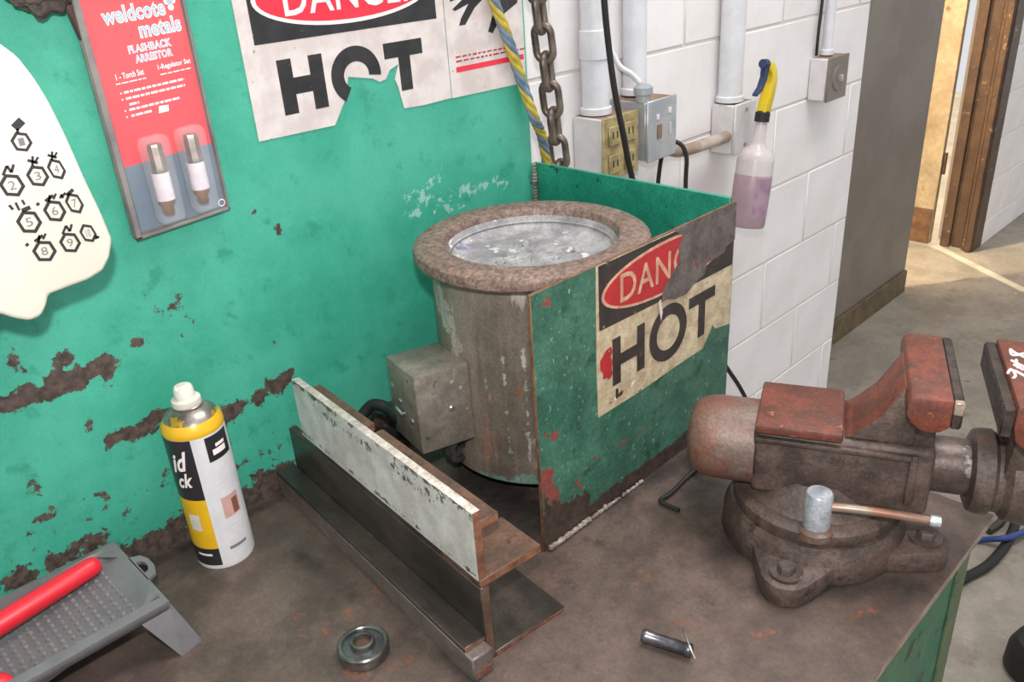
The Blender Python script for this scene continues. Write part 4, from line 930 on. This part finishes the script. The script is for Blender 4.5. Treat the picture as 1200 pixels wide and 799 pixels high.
# ================================================================== ELECTRICS ON THE WHITE WALL
def conduit(name, x, r, z0, z1, label, y=None, ring=None):
    y = y if y is not None else WY-r-0.003
    t = thing(name, label, 'conduit', (x, y, z0))
    obj('pipe', lathe([(0, 0), (r, 0), (r, z1-z0), (0, z1-z0)], 24), m_conduit, t)
    obj('locknut', lathe([(r, 0.0), (r+0.004, 0.001), (r+0.004, 0.012), (r, 0.014)], 24), m_conduit, t)
    if ring: obj('coupling', lathe([(r, ring-z0), (r+0.0025, ring-z0+0.002), (r+0.0025, ring-z0+0.05), (r, ring-z0+0.052)], 24), m_conduit, t)
    for zc in (0.35, 0.9): obj('pipe_clip', bbox(-r-0.006, r+0.006, r-0.004, r+0.003, zc, zc+0.015), m_conduit, t)
    return t
def ebox(name, label, x0, x1, yf, z0, z1, side, top_m, front):
    t = thing(name, label, 'electrical box', ((x0+x1)/2, WY-0.001, z0)); o_ = Vector(((x0+x1)/2, WY-0.001, z0))
    b = obj('case', bbox(x0-o_.x, x1-o_.x, yf+0.006-o_.y, -0.0002, 0, z1-z0, 0.003, 1), [side, top_m], t)
    facemats(b, lambda p: 1 if p.normal.z > 0.8 else 0)
    c = obj('cover', bbox(x0-0.002-o_.x, x1+0.002-o_.x, yf-o_.y, yf+0.006-o_.y, -0.002, z1-z0+0.002, 0.002, 1), front, t)
    return t, o_, yf
t, o_, yf = ebox('outlet_box', 'white outlet box with four aged receptacles behind the black cable', 1.178, 1.278, 0.974, 0.222, 0.333, m_ebox_white, m_ebox_rust, m_outlet)
for i in range(2):
    for j in range(2):
        x = 1.205+0.046*i; z = 0.248+0.052*j
        rc_ = obj('receptacle', bbox(x-0.016-o_.x, x+0.016-o_.x, yf-0.004-o_.y, yf-o_.y, z-0.018-o_.z, z+0.018-o_.z, 0.002, 1), m_outlet, t)
        for s in (-0.006, 0.006): obj('slot', bbox(x+s-0.0015-o_.x, x+s+0.0015-o_.x, yf-0.0046-o_.y, yf-0.0035-o_.y, z-0.004-o_.z, z+0.008-o_.z), m_print_dark, rc_)
t, o_, yf = ebox('switch_box', 'grey steel switch box with a rusty top beside the outlet box', 1.272+0.012, 1.372, 0.955, 0.236, 0.346, m_ebox_grey, m_ebox_rust, m_ebox_grey)
for x, z, w, h, mt in ((1.312, 0.316, 0.008, 0.010, m_labelpaper), (1.350, 0.322, 0.010, 0.010, m_labelpaper), (1.318, 0.288, 0.014, 0.026, m_ebox_rust), (1.352, 0.288, 0.006, 0.024, m_sbottle)):
    obj('cover_label', bbox(x-w/2-o_.x, x+w/2-o_.x, yf-0.002-o_.y, yf-o_.y, z-h/2-o_.z, z+h/2-o_.z, 0.0005, 1), mt, t)
obj('connector', lathe([(0, 0.110), (0.014, 0.110), (0.014, 0.122), (0.018, 0.124), (0.018, 0.136), (0.012, 0.14), (0, 0.14)], 12, center=(-0.034, 0.965-o_.y+0.01, 0)), m_ebox_grey, t)
t, o_, yf = ebox('junction_box', 'white junction box where the short level pipe ends, beside the spray bottle', 1.640, 1.722, 0.986, 0.168, 0.276, m_ebox_white, m_ebox_rust, m_ebox_white)
for z in (0.185, 0.262): obj('screw', lathe([(0, -0.002), (0.004, -0.002), (0.004, 0.0), (0, 0.0)], 10, 'y', center=(1.682-o_.x, yf-o_.y, z-o_.z)), m_screw, t)
t, o_, yf = ebox('wall_switch_box', 'small square grey wall box by the end of the white wall', 2.080, 2.182, 0.995, 0.208, 0.312, m_ebox_white, m_ebox_rust, m_greypart)
obj('toggle', bbox(2.128-o_.x, 2.137-o_.x, yf-0.012-o_.y, yf-o_.y, 0.252-o_.z, 0.268-o_.z, 0.001, 1), m_ebox_grey, t)
obj('cover_disc', lathe([(0, -0.003), (0.03, -0.003), (0.032, 0), (0, 0)], 24, 'y', center=(2.132-o_.x, yf-o_.y, 0.26-o_.z)), m_greypart, t)
conduit('conduit', 1.213, 0.0255, 0.334, 1.6, 'thick white conduit rising from the four outlet box', ring=0.43)
conduit('conduit', 1.333, 0.0225, 0.349, 1.6, 'white conduit rising from the grey switch box')
conduit('conduit', 1.668, 0.026, 0.2785, 1.6, 'white conduit rising from the junction box beside the spray bottle')
conduit('conduit', 2.128, 0.0125, 0.3145, 1.6, 'thin white conduit above the square box at the wall end', y=1.03)
sw = obj('thin_wire', tube(smooth_path([(2.098, 1.042, 0.316), (2.094, 1.040, 0.37), (2.104, 1.042, 0.5), (2.10, 1.042, 0.9), (2.10, 1.042, 1.5)]), 0.004, 8), m_rubber); tag(sw, 'thin dark wire beside the thin conduit at the wall end', 'wire')
ww = obj('white_wire', tube(smooth_path([(1.296, 0.985, 0.380), (1.286, 0.995, 0.395), (1.272, 1.02, 0.42), (1.268, 1.038, 0.50), (1.268, 1.042, 0.8)]), 0.005, 8), m_conduit); tag(ww, 'thin white wire curving down to the grey switch box', 'wire')
lp_ = obj('level_pipe', tube(smooth_path([(1.3735, 1.01, 0.252), (1.42, 1.0, 0.226), (1.48, 1.0, 0.214), (1.6395, 1.008, 0.208)], 8), 0.013, 14), m_conduit)
lp_.data.materials.clear(); lp_.data.materials.append(M('stained_pipe', (186, 170, 158), (150, 128, 112), 20, 0.45)); tag(lp_, 'stained level pipe joining the switch box and the junction box', 'pipe')
hk = obj('black_cable_loop', tube(smooth_path([(1.430, 0.99, FLOOR+0.006), (1.434, 0.985, -0.4), (1.440, 0.976, 0.05), (1.444, 0.978, 0.16), (1.446, 0.980, 0.212), (1.440, 0.995, 0.2365), (1.430, 1.018, 0.232), (1.424, 1.03, 0.18), (1.424, 1.036, 0.06), (1.42, 1.04, -0.4), (1.41, 1.03, FLOOR+0.006)]), 0.0045, 8), m_rubber); tag(hk, 'thin black cable looped over the level pipe', 'cable')
bc = obj('black_cable', tube(smooth_path([(1.06, 1.03, 1.9), (1.07, 1.0, 1.2), ony(706, -60, 0.955), ony(708, 0, 0.955), ony(714, 60, 0.955), ony(721, 110, 0.950), ony(730, 155, 0.945), ony(740, 205, 0.945), ony(760, 280, 0.95), ony(800, 350, 0.96), ony(848, 425, 0.97), ony(874, 467, 0.98), ony(905, 540, 0.99), (1.75, 0.99, -0.72), (1.86, 0.97, FLOOR+0.008), (2.05, 0.93, FLOOR+0.008), (2.3, 0.98, FLOOR+0.008)]), 0.0055, 10), m_rubber); tag(bc, 'long black cable hanging in front of the outlet box', 'cable')

# spray bottle hanging beside the junction box
bt = thing('trigger_spray_bottle', 'cloudy spray bottle with yellow head and blue trigger hung by the junction box', 'spray bottle', tuple(ony(874, 264, 0.938))); bt.rotation_euler = (0.0, math.radians(10), 0); bt.scale = (0.95, 0.95, 0.95)
obj('bottle', lathe([(0, 0), (0.038, 0), (0.042, 0.005), (0.042, 0.150), (0.040, 0.162), (0.032, 0.174), (0.020, 0.183), (0.0145, 0.194), (0.0125, 0.24), (0, 0.24)], 36), m_sbottle, bt)
obj('liquid', lathe([(0, -0.0005), (0.0405, -0.0006), (0.0426, 0.005), (0.0426, 0.118), (0.0422, 0.12)], 36), m_sliquid, bt)
obj('bottle_label', lathe([(0.0430, 0.025), (0.0430, 0.115)], 20, a0=math.radians(-140), a1=math.radians(-50)), M('mauve_label', (150, 120, 140), (170, 140, 156), 30, 0.5), bt)
obj('collar', lathe([(0, 0.238), (0.0165, 0.238), (0.0165, 0.258), (0.013, 0.262), (0, 0.262)], 24), m_rubber, bt)
hd = prof_xz([(-0.013, 0.258), (0.012, 0.258), (0.022, 0.30), (0.024, 0.33), (0.016, 0.352), (0.0, 0.366), (-0.018, 0.368), (-0.014, 0.35), (-0.002, 0.338), (0.0, 0.32)], -0.012, 0.012, 0.003, 2)
obj('spray_head', hd, m_yellow, bt)
obj('trigger', prof_xz([(-0.012, 0.352), (-0.014, 0.33), (-0.028, 0.305), (-0.048, 0.292), (-0.048, 0.298), (-0.034, 0.312), (-0.026, 0.335), (-0.030, 0.372), (-0.018, 0.372)], -0.007, 0.007, 0.002, 2), m_blue, bt)
obj('nozzle', lathe([(0, -0.034), (0.010, -0.034), (0.011, -0.018), (0, -0.018)], 12, 'x', center=(0, 0, 0.362)), m_blue, bt)
# chain
def link_mesh(name, L, W, r):
    a = (L-W)/2; pts = []
    for k in range(12): t_ = math.pi*k/11; pts.append(((W/2-r)*math.cos(t_), 0, a+(W/2-r)*math.sin(t_)))
    for k in range(12): t_ = math.pi+math.pi*k/11; pts.append(((W/2-r)*math.cos(t_), 0, -a+(W/2-r)*math.sin(t_)))
    return tube(pts, r, 10, closed=True)
ch = thing('hanging_chain', 'heavy rusty steel chain hanging past the edge of the green backsplash', 'chain', (0.953, 0.915, 0.2))
LL, LW, LR = 0.064, 0.038, 0.0056
proto = None; p_t = Vector(ony(630, -4, 0.915)); p_b = Vector(ony(654, 178, 0.915)); dch = (p_t-p_b).normalized(); pitch = LL-4*LR+0.001; 
for k in range(-4, 13):
    if proto is None: o = proto = obj('chain_link', link_mesh('chain_link', LL, LW, LR), m_chain, ch)
    else: o = proto.copy(); COL.objects.link(o); o.parent = ch
    c_ = p_b+dch*(pitch*k)
    q = dch.to_track_quat('Z', 'X'); o.rotation_mode = 'QUATERNION'
    from mathutils import Quaternion
    o.rotation_quaternion = q @ Quaternion((0, 0, 1), math.radians(20 if k % 2 else 110))
    o.location = c_-Vector((0.953, 0.915, 0.2))
# rope
rp = thing('twisted_rope', 'yellow and blue twisted rope hanging in front of the glove panel', 'rope', tuple(ony(634, 175, WALLY-0.009)))
rpo = Vector(ony(634, 175, WALLY-0.009))
ctr = smooth_path([(0.81, 0.884, 1.1), (0.815, 0.884, 0.8), ony(568, -60, 0.884), ony(579, 0, 0.884), ony(595, 45, 0.884), ony(613, 100, 0.884), ony(626, 138, 0.880), ony(634, 156, 0.902), ony(640, 185, 0.918), ony(643, 215, 0.92)], 14)
for s, mt in enumerate((m_ropey, m_ropey, m_ropeb, m_ropeb)):
    pth = []; acc = 0
    for i, c in enumerate(ctr):
        if i: acc += (ctr[i]-ctr[i-1]).length
        t_ = acc/0.066*2*math.pi+s*math.pi/2
        pth.append(c-rpo+Vector((math.cos(t_)*0.0042, math.sin(t_)*0.0042, 0)))
    obj('strand', tube(pth, 0.0042, 8), mt, rp)

# ================================================================== ON THE FLOOR
hs = obj('air_hose', tube(smooth_path([(1.15, 0.75, FLOOR+0.012), (1.45, 0.62, FLOOR+0.012), onz(1080, 700, FLOOR+0.012), onz(1137, 674, FLOOR+0.012), onz(1160, 660, FLOOR+0.012), onz(1180, 636, FLOOR+0.012), onz(1190, 612, FLOOR+0.012), onz(1193, 590, FLOOR+0.012), onz(1192, 560, FLOOR+0.012), (2.48, 0.43, FLOOR+0.012), (2.6, 0.42, FLOOR+0.012)]), 0.012, 12), m_rubber); tag(hs, 'black hose curving over the floor past the bench end', 'hose')
hs2 = obj('air_hose', tube(smooth_path([onz(1158, 622, FLOOR+0.011), onz(1172, 612, FLOOR+0.011), onz(1178, 600, FLOOR+0.011), onz(1181, 585, FLOOR+0.011), onz(1176, 560, FLOOR+0.011)]), 0.010, 12), M('grey_hose', (58, 54, 48), (70, 64, 56), 20, 0.55)); tag(hs2, 'dull grey hose on the floor next to the black hose', 'hose')
bh = obj('blue_cable', tube(smooth_path([onz(1100, 640, FLOOR+0.008), onz(1145, 633, FLOOR+0.008), onz(1180, 630, FLOOR+0.034), onz(1215, 620, FLOOR+0.008), (2.22, 0.25, FLOOR+0.008)]), 0.008, 10), m_bluecable); tag(bh, 'blue cable crossing the hoses on the floor', 'cable')
bp_ = onz(1205, 792, FLOOR)
bt2 = bm_new(); lathe([(0, 0), (0.058, 0), (0.066, 0.012), (0.064, 0.06), (0.052, 0.09), (0.03, 0.10), (0, 0.10)], 32, bm=bt2)
o = obj('rubber_bumper', bt2, m_rubber); o.location = (float(bp_[0])+0.02, float(bp_[1])-0.01, FLOOR); tag(o, 'dark rounded rubber piece standing on the concrete floor', 'rubber piece')
